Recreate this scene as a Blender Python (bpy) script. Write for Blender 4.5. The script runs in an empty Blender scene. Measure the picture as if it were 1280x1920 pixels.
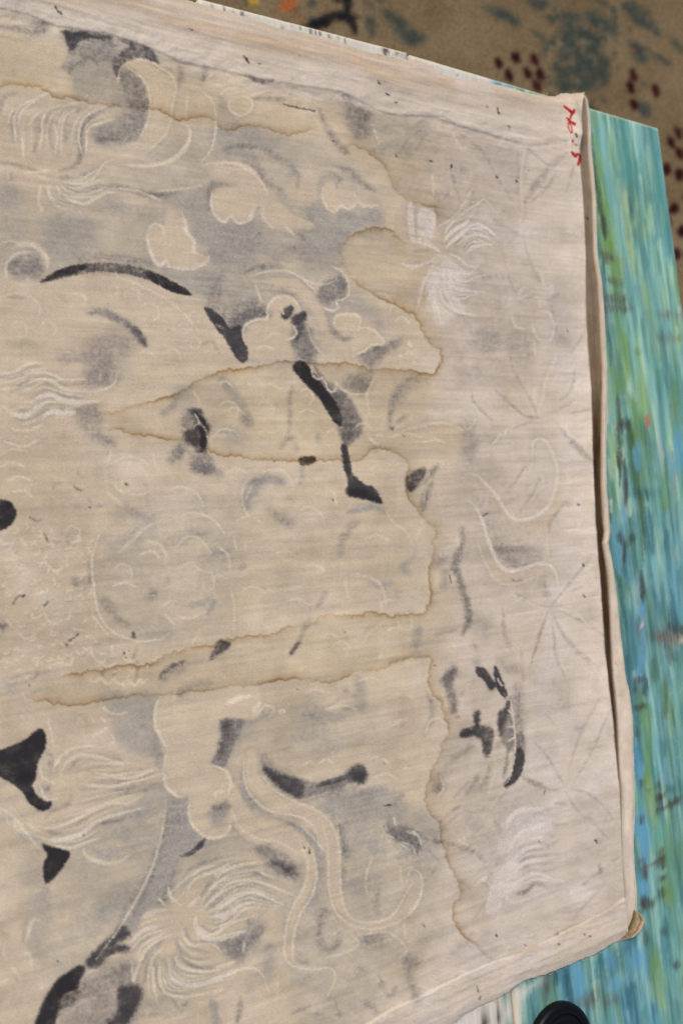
import bpy, bmesh, math
import numpy as np
from mathutils import Matrix, Vector

# ------------------------------------------------------------------ camera, world, sun, exposure
F = 1700.0                      # focal length in photograph pixels (1280 x 1920)
CX, CY = 640.0, 960.0
CAM_H = 0.75                    # height of the camera over the table top (m)
VP_Y = np.array([3475., 805.])  # where lines running across the planks meet
VP_X = np.array([-1045., -18800.])
c_ = np.array([CX, CY])
AY = np.array([*(VP_Y - c_), F]); AY /= np.linalg.norm(AY)
AX = -np.array([*(VP_X - c_), F]); AX -= AY * (AX @ AY); AX /= np.linalg.norm(AX)
AZ = np.cross(AX, AY)
# camera axes (right, down, forward) written in world axes
RGT = np.array([AX[0], AY[0], AZ[0]]); DWN = np.array([AX[1], AY[1], AZ[1]]); FWD = np.array([AX[2], AY[2], AZ[2]])
CAM = np.array([0., 0., CAM_H])

sc = bpy.context.scene
COL = sc.collection
cd = bpy.data.cameras.new('camera'); cam = bpy.data.objects.new('camera', cd); COL.objects.link(cam)
m = Matrix.Identity(4)
for i in range(3):
    m[i][0] = RGT[i]; m[i][1] = -DWN[i]; m[i][2] = -FWD[i]; m[i][3] = CAM[i]
cam.matrix_world = m
cd.sensor_fit = 'VERTICAL'; cd.sensor_height = 22.3; cd.sensor_width = 14.9
cd.lens = F / 1920.0 * 22.3
cd.clip_start = 0.02; cd.clip_end = 200
cd.dof.use_dof = True; cd.dof.focus_distance = 0.85; cd.dof.aperture_fstop = 3.2
sc.camera = cam

SUN_EL, SUN_AZ = math.radians(42), math.radians(214)   # azimuth from +X towards +Y of where the light comes from
w = bpy.data.worlds.new('World'); sc.world = w; w.use_nodes = True
nt = w.node_tree; bg = nt.nodes['Background']
sky = nt.nodes.new('ShaderNodeTexSky'); sky.sky_type = 'NISHITA'; sky.sun_disc = False
sky.sun_elevation = SUN_EL; sky.dust_density = 4.0; sky.ozone_density = 0.6; sky.air_density = 1.0
nt.links.new(sky.outputs[0], bg.inputs[0]); bg.inputs[1].default_value = 0.066
sdir = Vector((math.cos(SUN_AZ) * math.cos(SUN_EL), math.sin(SUN_AZ) * math.cos(SUN_EL), math.sin(SUN_EL)))
sky.sun_rotation = math.atan2(sdir.x, sdir.y)
sl = bpy.data.lights.new('sun', 'SUN'); sl.energy = 1.5; sl.angle = math.radians(18); sl.color = (1, .955, .89)
so = bpy.data.objects.new('sun', sl); COL.objects.link(so); so.location = sdir * 5
so.rotation_euler = sdir.to_track_quat('Z', 'Y').to_euler()
sc.view_settings.view_transform = 'Standard'; sc.view_settings.look = 'None'
sc.view_settings.exposure = 0.97; sc.view_settings.gamma = 1.0
ALB = 0.85                      # paint colours read off the photograph -> albedo

# ------------------------------------------------------------------ geometry of the view
def at(px, py, z=0.0):
    """photograph pixel -> point on the level plane z (arrays welcome)"""
    px = np.asarray(px, float); py = np.asarray(py, float)
    d = RGT * ((px - CX) / F)[..., None] + DWN * ((py - CY) / F)[..., None] + FWD
    t = (z - CAM[2]) / d[..., 2]
    return CAM + d * t[..., None]
def to_px(p):
    v = p - CAM
    f = v @ FWD
    return CX + F * (v @ RGT) / f, CY + F * (v @ DWN) / f

# ------------------------------------------------------------------ noise
RNG = np.random.default_rng(7)
def vnoise(u, v, seed=0, n=256):
    """smooth value noise at arrays u, v (cells of 1), range 0..1"""
    t = np.random.default_rng(seed).random((n, n)).astype(np.float32)
    iu = np.floor(u).astype(np.int32); iv = np.floor(v).astype(np.int32)
    fu = (u - iu).astype(np.float32); fv = (v - iv).astype(np.float32)
    fu = fu * fu * (3 - 2 * fu); fv = fv * fv * (3 - 2 * fv)
    a, b = iu % n, (iu + 1) % n; c, d = iv % n, (iv + 1) % n
    return (t[c, a] * (1 - fu) + t[c, b] * fu) * (1 - fv) + (t[d, a] * (1 - fu) + t[d, b] * fu) * fv
def fbm(u, v, seed=0, oct=4):
    s = 0; a = .5; tot = 0
    for k in range(oct):
        s = s + a * vnoise(u * 2 ** k, v * 2 ** k, seed + 17 * k); tot += a; a *= .55
    return s / tot
def sstep(a, b, x):
    t = np.clip((x - a) / (b - a), 0, 1); return t * t * (3 - 2 * t)
def lin(c):
    c = np.asarray(c, np.float32) / 255.
    return np.where(c <= .04045, c / 12.92, ((c + .055) / 1.055) ** 2.4)

# ------------------------------------------------------------------ painting of pigment, ink and stains
PAL = dict(v=(211, 200, 193), g=(153, 147, 138), h=(151, 145, 137), c=(191, 175, 152), m=(113, 108, 105), d=(62, 59, 62), b=(44, 42, 45),
           l=(207, 193, 171), w=(210, 198, 184), r=(150, 18, 24), k=(126, 119, 116), n=(74, 64, 56))
ORDER = 'gchkmndblwvr'
def spline(P, closed=False, step=1.6):
    P = np.asarray(P, float); n = len(P)
    if n < 3 and not closed:
        L = np.hypot(*(P[-1][:2] - P[0][:2])); k = max(2, int(L / step) + 1)
        return P[0] + (P[-1] - P[0]) * np.linspace(0, 1, k)[:, None]
    if closed: Q = np.vstack([P[-1], P, P[0], P[1]]); segs = n
    else: Q = np.vstack([2 * P[0] - P[1], P, 2 * P[-1] - P[-2]]); segs = n - 1
    out = []
    for i in range(segs):
        a, b, c, d = Q[i], Q[i + 1], Q[i + 2], Q[i + 3]
        k = max(2, int(np.hypot(*(c - b)[:2]) / step) + 1)
        t = np.linspace(0, 1, k, endpoint=False)[:, None]
        out.append(.5 * (2 * b + (c - a) * t + (2 * a - 5 * b + 4 * c - d) * t * t + (3 * b - a - 3 * c + d) * t ** 3))
    if not closed: out.append(P[-1][None])
    return np.vstack(out)
def blur(a, r):
    r = int(round(r))
    if r < 1: return a
    for ax in (0, 1):
        for _ in range(2):
            p = [(0, 0), (0, 0)]; p[ax] = (r + 1, r)
            c = np.cumsum(np.pad(a, p, mode='edge'), axis=ax)
            n = a.shape[ax]
            a = (np.take(c, np.arange(2 * r + 1, 2 * r + 1 + n), ax) - np.take(c, np.arange(0, n), ax)) / (2 * r + 1)
    return a
class Canvas:
    def __init__(s, x0, y0, x1, y1):
        s.x0, s.y0 = x0, y0; s.W, s.H = x1 - x0, y1 - y0
        s.Y, s.X = np.mgrid[y0:y1, x0:x1].astype(np.float32)
        s.rgb = np.zeros((s.H, s.W, 3), np.float32)
        s.grain = np.full((s.H, s.W), .5, np.float32); s.gk = 1.0; s.blot = np.ones((s.H, s.W), np.float32); s.fade = {}; s.step = 1.6; s.wd = {}; s.sf = {}
        s.wx = np.zeros((s.H, s.W), np.float32); s.wy = s.wx
        s.ops = []; s.o = (0, 0); s.sc = 1.0
    def tile(s, ox, oy, sc=480 / 1280.): s.o = (ox, oy); s.sc = sc
    def pts(s, t):
        P = np.array([[float(v) for v in q.split(',')] for q in t.split()])
        return P * s.sc + np.array(s.o)
    def s(s, col, a, w, soft, t, tap=True):           # brush strokes: one or several, separated by |
        for q in t.split('|'): s.ops.append(('s', col, a, w, soft, s.pts(q), tap))
    def p(s, col, a, soft, t, smooth=True):           # filled shapes
        for q in t.split('|'): s.ops.append(('p', col, a, 0, soft, s.pts(q), smooth))
    def strands(s, t, n=3, a=.6, w=1.5, gk='h', lk='l'):     # locks of hair: fine light and grey lines between guide curves
        G = [spline(s.pts(q), False, 4.) for q in t.split('|')]
        r = np.random.default_rng(len(t)); u = np.linspace(0, 1, 14)
        R = [np.stack([np.interp(u, np.linspace(0, 1, len(g)), g[:, k]) for k in (0, 1)], -1) for g in G]
        for A_, B_ in zip(R[:-1], R[1:]):
            for k in range(1, 2 * n):
                f = k / (2. * n) + r.uniform(-.03, .03)
                P = A_ * (1 - f) + B_ * f
                i, j = r.integers(0, 3), 14 - r.integers(0, 5)
                P = P[i:j] + np.sin(np.linspace(0, 3, j - i) * r.uniform(.8, 2.2) + r.uniform(0, 6))[:, None] * r.uniform(-1.2, 1.2, 2)
                if k % 2: s.ops.append(('s', gk, a * r.uniform(.5, 1.1), [.6, w * 1.5, w * 1.4, .6], 2.4, P, True))
                else: s.ops.append(('s', lk, a * r.uniform(.7, 1.3), [.6, w, w * r.uniform(.8, 1.5), .5], 1.6, P, True))
    def box(s, P, pad):
        a = max(0, int(P[:, 0].min() - pad - s.x0)); b = min(s.W, int(P[:, 0].max() + pad - s.x0) + 2)
        c = max(0, int(P[:, 1].min() - pad - s.y0)); d = min(s.H, int(P[:, 1].max() + pad - s.y0) + 2)
        return (a, b, c, d) if b > a + 1 and d > c + 1 else None
    def cov_stroke(s, P, w, soft, tap):
        n = len(P)
        Q = spline(P, False, s.step); m_ = len(Q)
        ws = np.interp(np.linspace(0, 1, m_), np.linspace(0, 1, len(w)), w) if isinstance(w, (list, tuple)) else np.full(m_, float(w))
        if tap:
            e = np.minimum(np.linspace(0, 1, m_), np.linspace(1, 0, m_)); ws = ws * np.clip(.35 + e * 4, 0, 1)
        pad = ws.max() + soft + 3
        B = s.box(Q, pad)
        if B is None: return None, None
        a, b, c, d = B
        cov = np.zeros((d - c, b - a), np.float32)
        for i in range(m_ - 1):
            p, q = Q[i], Q[i + 1]; r = ws[i]; R = r + soft + 1.5
            i0 = max(a, int(min(p[0], q[0]) - R - s.x0)); i1 = min(b, int(max(p[0], q[0]) + R - s.x0) + 2)
            j0 = max(c, int(min(p[1], q[1]) - R - s.y0)); j1 = min(d, int(max(p[1], q[1]) + R - s.y0) + 2)
            if i1 <= i0 or j1 <= j0: continue
            X = s.X[j0:j1, i0:i1] - p[0]; Y = s.Y[j0:j1, i0:i1] - p[1]
            e = q - p; L = e @ e + 1e-9
            t = np.clip((X * e[0] + Y * e[1]) / L, 0, 1)
            D = np.sqrt((X - t * e[0]) ** 2 + (Y - t * e[1]) ** 2)
            v = np.clip((r + soft * .5 - D) / max(soft, .7) + .0, 0, 1)
            sub = cov[j0 - c:j1 - c, i0 - a:i1 - a]; np.maximum(sub, v, out=sub)
        return cov, B
    def cov_fill(s, P, soft, smooth):
        Q = spline(P, True, 2.0) if smooth else P
        pad = soft * 2 + 4
        B = s.box(Q, pad)
        if B is None: return None, None
        a, b, c, d = B
        acc = np.zeros((d - c, b - a + 1), np.float32)
        R = np.vstack([Q, Q[:1]])
        for i in range(len(Q)):
            p, q = R[i], R[i + 1]
            if p[1] > q[1]: p, q = q, p
            y0 = max(c, int(math.ceil(p[1] - s.y0))); y1 = min(d - 1, int(math.ceil(q[1] - s.y0)) - 1)
            if y1 < y0: continue
            ys = np.arange(y0, y1 + 1)
            xs = p[0] + (ys + s.y0 - p[1]) * (q[0] - p[0]) / (q[1] - p[1] + 1e-12) - s.x0
            np.add.at(acc, (ys - c, np.clip(np.ceil(xs), a, b).astype(int) - a), 1)
        cov = (np.cumsum(acc, 1)[:, :b - a] % 2).astype(np.float32)
        return blur(cov, soft * .55), B
    def comp(s, cov, B, col, al):
        a, b, c, d = B
        yy = np.clip(s.wy[c:d, a:b] + np.arange(d - c, dtype=np.float32)[:, None], 0, d - c - 1.001); xx = np.clip(s.wx[c:d, a:b] + np.arange(b - a, dtype=np.float32)[None], 0, b - a - 1.001)
        j = yy.astype(np.int32); i = xx.astype(np.int32); fy = yy - j; fx = xx - i
        cv = (cov[j, i] * (1 - fx) + cov[j, i + 1] * fx) * (1 - fy) + (cov[j + 1, i] * (1 - fx) + cov[j + 1, i + 1] * fx) * fy
        g = s.grain[c:d, a:b]
        A = cv * np.clip(al * (1 + (s.blot[c:d, a:b] - 1) * (1.25 - al)), 0, 1)
        A = np.clip(A + (g - .5) * 2 * s.gk * np.minimum(A, cv * .8) * (1.02 - A), 0, 1)[..., None]
        s.rgb[c:d, a:b] = s.rgb[c:d, a:b] * (1 - A) + np.asarray(col, np.float32) * A
    def halo(s, a=.55, al=.3):       # pigment that pooled outside the outlines of the pale shapes
        for kind, col, alp, w_, soft, P, fl in list(s.ops):
            L_ = np.hypot(*np.diff(P, axis=0).T).sum()
            if col == 'c' and kind == 'p' and alp > .65:
                s.ops.append(('s', 'g', a * alp, 3.2, 7, np.vstack([P, P[:1]]), False))
            elif col == 'c' and kind == 's':
                wm = np.array(w_) if isinstance(w_, (list, tuple)) else np.full(2, w_)
                s.ops.append(('s', 'g', a * alp, list(wm + 3.4), 7, P, False))
            elif col in 'lwv' and L_ > 55 and kind == 's':
                s.ops.append(('s', 'g', al, 3.6, 7, P, True))
    def run(s, order=ORDER):
        for key in order:
            for kind, col, al, w_, soft, P, fl in s.ops:
                if col != key: continue
                al *= s.fade.get(kind + col, s.fade.get(col, 1)); soft += s.sf.get(col, 0)
                if kind == 's': w_ = [q * s.wd.get(col, 1) for q in w_] if isinstance(w_, (list, tuple)) else w_ * s.wd.get(col, 1)
                cov, B = s.cov_stroke(P, w_, soft, fl) if kind == 's' else s.cov_fill(P, soft, fl)
                if B is not None: s.comp(cov, B, PAL[col], al)
        s.ops = []
    def stain(s, P, k=1.0, wide=15., jag=1.6, tint=(.70, .585, .42), sharp=1.5):
        """tide line of dried water: crisp towards the clean side (right of travel), fading into the wet side (left)"""
        Q = spline(P, False, 2.2); n = len(Q)
        r = np.random.default_rng(n)
        sm = lambda q: np.convolve(np.pad(r.standard_normal(n), (q, q), 'edge'), np.ones(2 * q + 1) / (2 * q + 1), 'valid')
        T = np.gradient(Q, axis=0); T /= np.linalg.norm(T, axis=1)[:, None] + 1e-9
        N = np.stack([T[:, 1], -T[:, 0]], 1)
        Q = Q + N * (jag * (1.1 * sm(1) + 2.2 * np.abs(sm(3)) + 3.0 * sm(8)))[:, None]
        st = k * np.clip(.72 + 1.6 * sm(18), .3, 1.25)
        e = np.minimum(np.arange(n), np.arange(n)[::-1]); st = st * np.clip(e / 14., 0, 1)
        pad = 3.2 * wide; B = s.box(Q, pad)
        if B is None: return
        a, b, c, d = B
        best = np.full((d - c, b - a), 1e9, np.float32); sg = np.zeros_like(best); kk = np.zeros_like(best)
        for i in range(n - 1):
            p, q = Q[i], Q[i + 1]
            i0 = max(a, int(min(p[0], q[0]) - pad - s.x0)); i1 = min(b, int(max(p[0], q[0]) + pad - s.x0) + 2)
            j0 = max(c, int(min(p[1], q[1]) - pad - s.y0)); j1 = min(d, int(max(p[1], q[1]) + pad - s.y0) + 2)
            if i1 <= i0 or j1 <= j0: continue
            X = s.X[j0:j1, i0:i1] - p[0]; Y = s.Y[j0:j1, i0:i1] - p[1]
            ex, ey = q - p; L = ex * ex + ey * ey + 1e-9
            t = np.clip((X * ex + Y * ey) / L, 0, 1)
            D = (X - t * ex) ** 2 + (Y - t * ey) ** 2
            sl_ = (slice(j0 - c, j1 - c), slice(i0 - a, i1 - a))
            mk = D < best[sl_]
            best[sl_] = np.where(mk, D, best[sl_])
            sg[sl_] = np.where(mk, X * N[i, 0] + Y * N[i, 1], sg[sl_]); kk[sl_] = np.where(mk, st[i], kk[sl_])
        D = np.sqrt(best)
        wet = sg > 0
        I = np.where(wet, .68 * np.exp(-D / 2.4) + .34 * np.exp(-D / (wide * .45)) + .10 * np.exp(-D / wide), 1.0 * np.exp(-(D / sharp) ** 2)) * kk
        I = np.clip(I * (.72 + .56 * s.grain[c:d, a:b]), 0, 1.1)[..., None]
        s.rgb[c:d, a:b] *= 1 - I * (1 - np.asarray(tint, np.float32))
    def sample(s, px, py):
        x = np.clip(px - s.x0, 0, s.W - 1.001); y = np.clip(py - s.y0, 0, s.H - 1.001)
        i = x.astype(np.int32); j = y.astype(np.int32); fx = (x - i)[..., None].astype(np.float32); fy = (y - j)[..., None].astype(np.float32)
        R = s.rgb
        return (R[j, i] * (1 - fx) + R[j, i + 1] * fx) * (1 - fy) + (R[j + 1, i] * (1 - fx) + R[j + 1, i + 1] * fx) * fy

# ------------------------------------------------------------------ mesh and material helpers
def mesh_obj(name, V, Fc, parent=None, mat=None, rgb=None, smooth=True, uv=None):
    me = bpy.data.meshes.new(name)
    V = np.ascontiguousarray(V, np.float32); Fc = np.ascontiguousarray(Fc, np.int32)
    k = Fc.shape[1]
    me.vertices.add(len(V)); me.vertices.foreach_set('co', V.ravel())
    me.loops.add(Fc.size); me.loops.foreach_set('vertex_index', Fc.ravel())
    me.polygons.add(len(Fc)); me.polygons.foreach_set('loop_start', np.arange(0, Fc.size, k, dtype=np.int32))
    if smooth: me.polygons.foreach_set('use_smooth', np.ones(len(Fc), bool))
    me.update(calc_edges=True)
    if rgb is not None:
        at_ = me.attributes.new('pigment', 'FLOAT_COLOR', 'POINT')
        c = np.ones((len(V), 4), np.float32); c[:, :3] = rgb; at_.data.foreach_set('color', c.ravel())
    if mat: me.materials.append(mat)
    o = bpy.data.objects.new(name, me); COL.objects.link(o)
    if parent: o.parent = parent
    return o
def sub_mesh(V, Fc, mask):
    f = Fc[mask]; u, inv = np.unique(f, return_inverse=True)
    return u, inv.reshape(f.shape)
def grid_faces(nu, nv):
    i = np.arange(nv * nu).reshape(nv, nu)
    return np.stack([i[:-1, :-1], i[1:, :-1], i[1:, 1:], i[:-1, 1:]], -1).reshape(-1, 4)
def empty(name, label, cat, loc=(0, 0, 0)):
    o = bpy.data.objects.new(name, None); COL.objects.link(o); o.location = loc; o.empty_display_size = .05
    o['label'] = label; o['category'] = cat
    return o
def mat(name, build):
    M = bpy.data.materials.new(name); M.use_nodes = True
    n = M.node_tree; b = n.nodes['Principled BSDF']; build(n, b, n.links.new); return M
def node(n, t, **k):
    x = n.nodes.new(t)
    for a, v in k.items():
        if a.startswith('_'): x.inputs[a[1:].replace('_', ' ')].default_value = v
        else: setattr(x, a, v)
    return x
# ------------------------------------------------------------------ the painted cloth, seen from its back
C = Canvas(-440, -300, 1250, 2500)
# thread directions: weft runs towards the far side (VP_Y), warp along the table
TV = (C.Y - VP_Y[1]) / (VP_Y[0] - C.X) * 2700.; TU = C.X + .05 * C.Y
weft = .55 * fbm(TU / 26, TV / 1.25, 3, 3) + .45 * fbm(TU / 90, TV / 3.1, 5, 3)
warp = .6 * fbm(TU / 1.3, TV / 22, 8, 3) + .4 * fbm(TU / 2.8, TV / 60, 9, 2)
white = RNG.random((C.H, C.W), dtype=np.float32)
spk = vnoise(C.X / 1.9, C.Y / 1.9, 22)
C.grain = np.clip(.5 + 1.7 * (.5 * (weft - .5) + .36 * (warp - .5)) + .35 * (white - .5) + .62 * (spk - .5) + .8 * (fbm(C.X / 6, C.Y / 6, 21, 3) - .5), 0, 1)
C.gk = 1.35
C.blot = np.clip(.25 + 1.5 * fbm(C.X / 24, C.Y / 20, 23, 4), .25, 1.7)
C.fade = dict(l=1.0, w=.9, sk=.66, pk=.95, g=.84, sm=.70, pm=.95, h=.88); C.sf = dict(l=1.0, w=.9, g=8, m=3.8, k=1.5, c=1.5, h=1.8); C.wd = dict(n=.75, k=.62, m=.95, l=1.1, w=1.0)
C.wx = ((fbm(C.X / 4, C.Y / 3, 31, 3) - .5) * 4.6).astype(np.float32)
C.wy = ((fbm(C.X / 3, C.Y / 4, 32, 3) - .5) * 4.6).astype(np.float32)
# unpainted fabric: yellowish and grey-brown inside, paler and pinker towards the border
big = fbm(C.X / 170, C.Y / 150, 41, 3)[..., None]; mid = fbm(C.X / 48, C.Y / 40, 43, 4)[..., None]
right = sstep(760, 900, C.X + 60 * (big[..., 0] - .5))[..., None]
left = sstep(330, -40, C.X)[..., None] * sstep(500, 760, C.Y)[..., None] * sstep(1500, 1200, C.Y)[..., None]
inn = np.array((191, 175, 151.)) * (1 - .35 * left) + np.array((178, 161, 139.)) * .35 * left
base = inn * (1 - right) + np.array((194, 181, 167.)) * right
base = base + (big - .5) * np.array((20, 20, 18.)) + (mid - .5) * np.array((16, 15, 17.))
HEM = np.array([(-440, -105), (-200, -45), (0, 15), (49, 26), (109, 49), (210, 64), (292, 94), (337, 116), (412, 131), (480, 150), (565, 161), (640, 174), (662, 184),
                (722, 214), (775, 217), (812, 219), (860, 236), (912, 251), (957, 264), (987, 270), (1044, 268), (1085, 262), (1240, 255.)])
HEMB = np.array([(-440, 2415), (0, 2225), (500, 2010), (689, 1918), (730, 1894), (775, 1875), (820, 1852), (880, 1822), (931, 1802), (957, 1794), (987, 1781),
                 (1025, 1764), (1062, 1744), (1100, 1725), (1137, 1706), (1167, 1684), (1240, 1650.)])
hy = np.interp(C.X, HEM[:, 0], HEM[:, 1]); hb = np.interp(C.X, HEMB[:, 0], HEMB[:, 1])
hem = np.maximum(sstep(6, -6, C.Y - hy), sstep(-6, 6, C.Y - hb))[..., None]
near = np.maximum(sstep(70, 0, C.Y - hy), sstep(-80, 0, C.Y - hb))[..., None]
base = base * (1 - .45 * near) + np.array((196, 182, 168.)) * .45 * near
hd = np.where(C.Y < 900, hy - C.Y, 30)[..., None]
hc = np.array((197, 184, 169.)) + (fbm(TU / 120, TV / 9, 47, 3)[..., None] - .5) * np.array((17, 19, 21.)) - sstep(20, 75, hd + 40 * (big - .5)) * np.array((7, 10, 14.))
base = base * (1 - hem) + hc * hem
fold = sstep(24, 0, np.abs(C.Y - hy + 72))[..., None] * sstep(1000, 700, C.X)[..., None]
base = base - fold * np.array((2, 7, 12.)) * hem
veil = sstep(.5, .72, fbm(C.X / 60, C.Y / 45, 55, 4))[..., None] * (.18 + .34 * right)
base = base * (1 - veil) + np.array((205, 194, 186.)) * veil
veil = sstep(.52, .74, fbm(C.X / 70, C.Y / 40, 57, 4))[..., None] * (1 - hem) * .15
base = base * (1 - veil) + np.array((168, 157, 147.)) * veil
slub = sstep(.60, .78, fbm(TU / 40, TV / 1.3, 58, 2))[..., None] * (.35 + .65 * sstep(.4, .6, fbm(C.X / 80, C.Y / 60, 59, 2)))[..., None] * (1 - .6 * hem)
C.rgb = base.astype(np.float32)
# faint all-over bleed of grey pigment
gh = sstep(.5, .78, fbm(C.X / 26, C.Y / 30, 51, 4)) * (1 - hem[..., 0]) * .13 * (.4 + 1.2 * C.grain)
C.rgb = C.rgb * (1 - gh[..., None]) + np.array((146, 138, 134.), np.float32) * gh[..., None]

t, s, p = C.tile, C.s, C.p
# thin grey washes that the pale figures were left out of
t(0, 0, 1.0)
p('c', .5, 10, '-20,550 75,540 150,518 260,518 352,558 440,655 466,685 400,700 280,745 190,772 60,800 -20,790')
p('h', .6, 4, '314,1500 356,1496 352,1530 368,1560 375,1582 336,1605 320,1670 300,1700 272,1715 240,1760 205,1770 232,1722 262,1680 288,1620 305,1560')
s('l', .8, [1, 2, 2, 1], 2.4, '313,1500 304,1560 288,1620 260,1680 224,1740 180,1800')
s('m', .35, 3, 7, '318,1505 310,1560 296,1620 270,1680 240,1735')
p('g', .34, 14, '0,330 120,400 330,250 520,255 640,300 720,380 700,470 620,500 560,560 600,640 560,700 460,690 400,560 300,520 180,480 60,500 0,540')
p('g', .36, 16, '300,1500 360,1380 470,1500 560,1530 700,1470 800,1560 830,1700 800,1800 700,1890 560,1910 520,1700 420,1600 330,1650 240,1720 180,1800 100,1850 120,1760 250,1640')
p('g', .26, 18, '60,1520 180,1480 300,1500 270,1640 160,1740 60,1780|420,1330 560,1320 700,1330 690,1400 560,1420 470,1400|330,700 420,690 430,800 380,850 340,820|230,930 420,940 440,1060 400,1180 260,1180 180,1100')
p('k', .16, 20, '860,860 960,900 1000,1010 1040,1080 960,1120 880,1000|830,420 1000,560 980,700 860,720 840,560|700,280 860,240 980,300 940,420 800,400|880,1480 1000,1500 960,1640 880,1600')
# --- upper left: big petal, hook leaf, lotus
t(0, 0)
p('g', .85, 5, '315,155 440,150 600,190 770,265 795,330 700,300 600,350 600,430 680,500 745,520 740,600 700,680 600,725 490,715 465,660 480,640 560,600 620,560 560,520 440,490 370,490 350,370 310,330 345,300 340,240')
p('d', .75, 3, '315,155 460,165 560,180 560,195 440,195 395,215 375,245 345,250 330,180')
p('m', .5, 5, '320,165 560,180 580,260 570,330 430,310 380,270 345,300 345,220')
p('m', .36, 6, '470,660 480,640 560,600 650,560 740,520 738,600 700,680 600,720 490,712')
p('m', .36, 5, '600,350 660,345 715,400 745,480 740,560 650,530 600,430')
p('d', .62, 4, '315,155 440,165 450,190 380,200 370,240 345,240 330,180|580,190 690,215 772,260 795,335 740,305 690,290 620,320 590,385 565,310 620,250 650,230')
p('m', .6, 4, '310,330 350,305 450,322 380,345 360,372|610,430 650,460 720,490 745,480 738,540 660,555 630,500|600,360 660,350 710,400 720,470 660,470 610,420')
s('m', .55, 5, 5, '480,705 560,695 650,690|0,135 80,140 150,160 220,150|150,130 210,115 245,130')
p('m', .35, 4, '0,120 120,135 200,108 248,130 205,180 90,165')
p('c', .85, 3, '600,350 640,310 720,300 790,330 860,380 880,430 860,520 855,600 820,680 760,740 650,745 560,735 640,725 700,680 740,620 755,520 740,450 700,380 640,340')
p('c', .3, 5, '345,180 345,260 330,320 360,400 360,470 200,440 0,400 0,190 120,185')
s('l', .75, 2.0, 2, '590,410 600,350 640,312 720,300 790,330 860,380 880,440 862,530 855,600 820,680 750,750|640,340 700,380 740,440 752,530 735,620 700,690|940,460 930,580|1000,450 1060,500 1080,580 1075,680 1050,760 1010,810')
s('l', .9, [2, 4, 4, 3, 1.5], 2, '915,615 945,640 945,700 900,770 820,815 720,830 600,822')
s('m', .5, 3.5, 4, '60,600 90,540 150,525 230,520|0,570 20,490 90,462|170,760 190,690 205,610|265,740 245,660 235,600 255,550 330,530|325,720 325,620 350,560 400,540')
s('m', .75, [2, 5, 6, 5, 3], 4, '300,855 380,825 405,770 410,660 450,590 530,540 590,525')
s('m', .6, 3, 4, '320,930 400,965 470,950 500,925|300,885 380,885 450,860|0,815 60,820 130,840 190,860|60,900 50,870|500,925 600,935 700,965 800,978')
s('l', .8, 2, 2, '120,790 115,720 110,690|190,770 210,680 215,600 250,545 330,525 400,510 440,475|275,780 285,700 275,620|305,780 310,650 330,580 380,545|410,770 395,680 410,610 460,560 560,525|430,760 440,650 490,620 570,595|310,905 400,920 460,900 490,860 520,820 565,800|300,920 360,965 430,970 510,945|250,850 180,860 120,855|40,620 60,560 120,520 200,480 280,450|90,640 110,560 180,500 280,440')
s('l', .85, [2, 3.5, 3.5, 2], 2, '330,990 380,1010 430,1020 480,990 530,965 575,965')
s('w', .75, [3, 4, 3, 1], 2, '240,910 250,980 290,1030 345,1052'); s('w', .9, 1.6, 1.4, '285,925 300,970')
s('l', .7, 2.5, 2, '205,930 195,1000 215,1060|250,900 190,880 120,862|40,870 45,890')
s('m', .75, [2, 4, 6, 6, 3], 5, '560,925 640,940 720,968 800,975 900,960')
s('m', .6, 3.5, 3, '1110,750 1170,735 1280,735'); s('h', .8, 8, 6, '1110,750 1200,760 1280,790')
s('l', .8, 2, 2, '1010,830 1060,815 1160,815 1240,850 1280,880|780,955 900,945 1010,928|590,940 700,960 800,1000')
p('g', .65, 8, '1085,540 1280,620 1280,740 1110,750 1070,740')
p('g', .9, 6, '800,970 1000,935 1060,930 1050,1070 1100,1110 1280,1060 1280,1280 960,1280 975,1200 930,1100 910,1060')
p('m', .5, 4, '1050,910 1170,915 1180,930 1070,945 1050,1060 1030,1050')
p('g', .9, 8, '500,985 600,1000 680,1060 780,1080 820,1110 760,1120 650,1100 590,1060')
p('g', .9, 9, '220,1100 400,1060 480,1110 495,1200 440,1270 330,1280 200,1280 240,1220')
p('g', .7, 9, '0,880 60,900 100,1000 90,1120 20,1150 0,1150|0,1185 100,1180 260,1200 290,1280 0,1280')
p('c', .75, 4, '930,1100 970,1200 1040,1240 980,1280 770,1280 735,1180 770,1125 820,1150 840,1050')
p('c', .9, 3, '1060,960 1150,940 1280,950 1280,1050 1255,1095 1200,1115 1150,1085 1130,1108 1080,1075')
s('w', .8, 2.6, 2, '1060,960 1058,1030 1080,1085 1125,1110 1150,1085|1150,1085 1190,1115 1245,1098 1262,1050')
p('c', .8, 3, '1150,490 1145,540 1195,578 1250,555 1262,510 1220,480')
s('l', .9, 2, 1.6, '1155,490 1145,540 1195,578 1250,555 1260,510 1220,480 1165,488|1100,480 1130,445 1180,440 1250,440')
s('m', .5, 6, 6, '1100,490 1110,540|895,330 905,360 900,430|1020,325 1025,350 1010,410')
s('l', .85, 2.2, 2, '910,1060 935,1140 930,1160 970,1200 965,1250 940,1265'); s('w', .9, 2.2, 2, '910,1140 935,1145')
s('n', .85, 2.2, 1.6, '278,35 290,50 310,70|950,145 962,150|1235,295 1245,315', False)
s('k', .5, 2.5, 4, '800,350 860,380|60,355 75,358')
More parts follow.
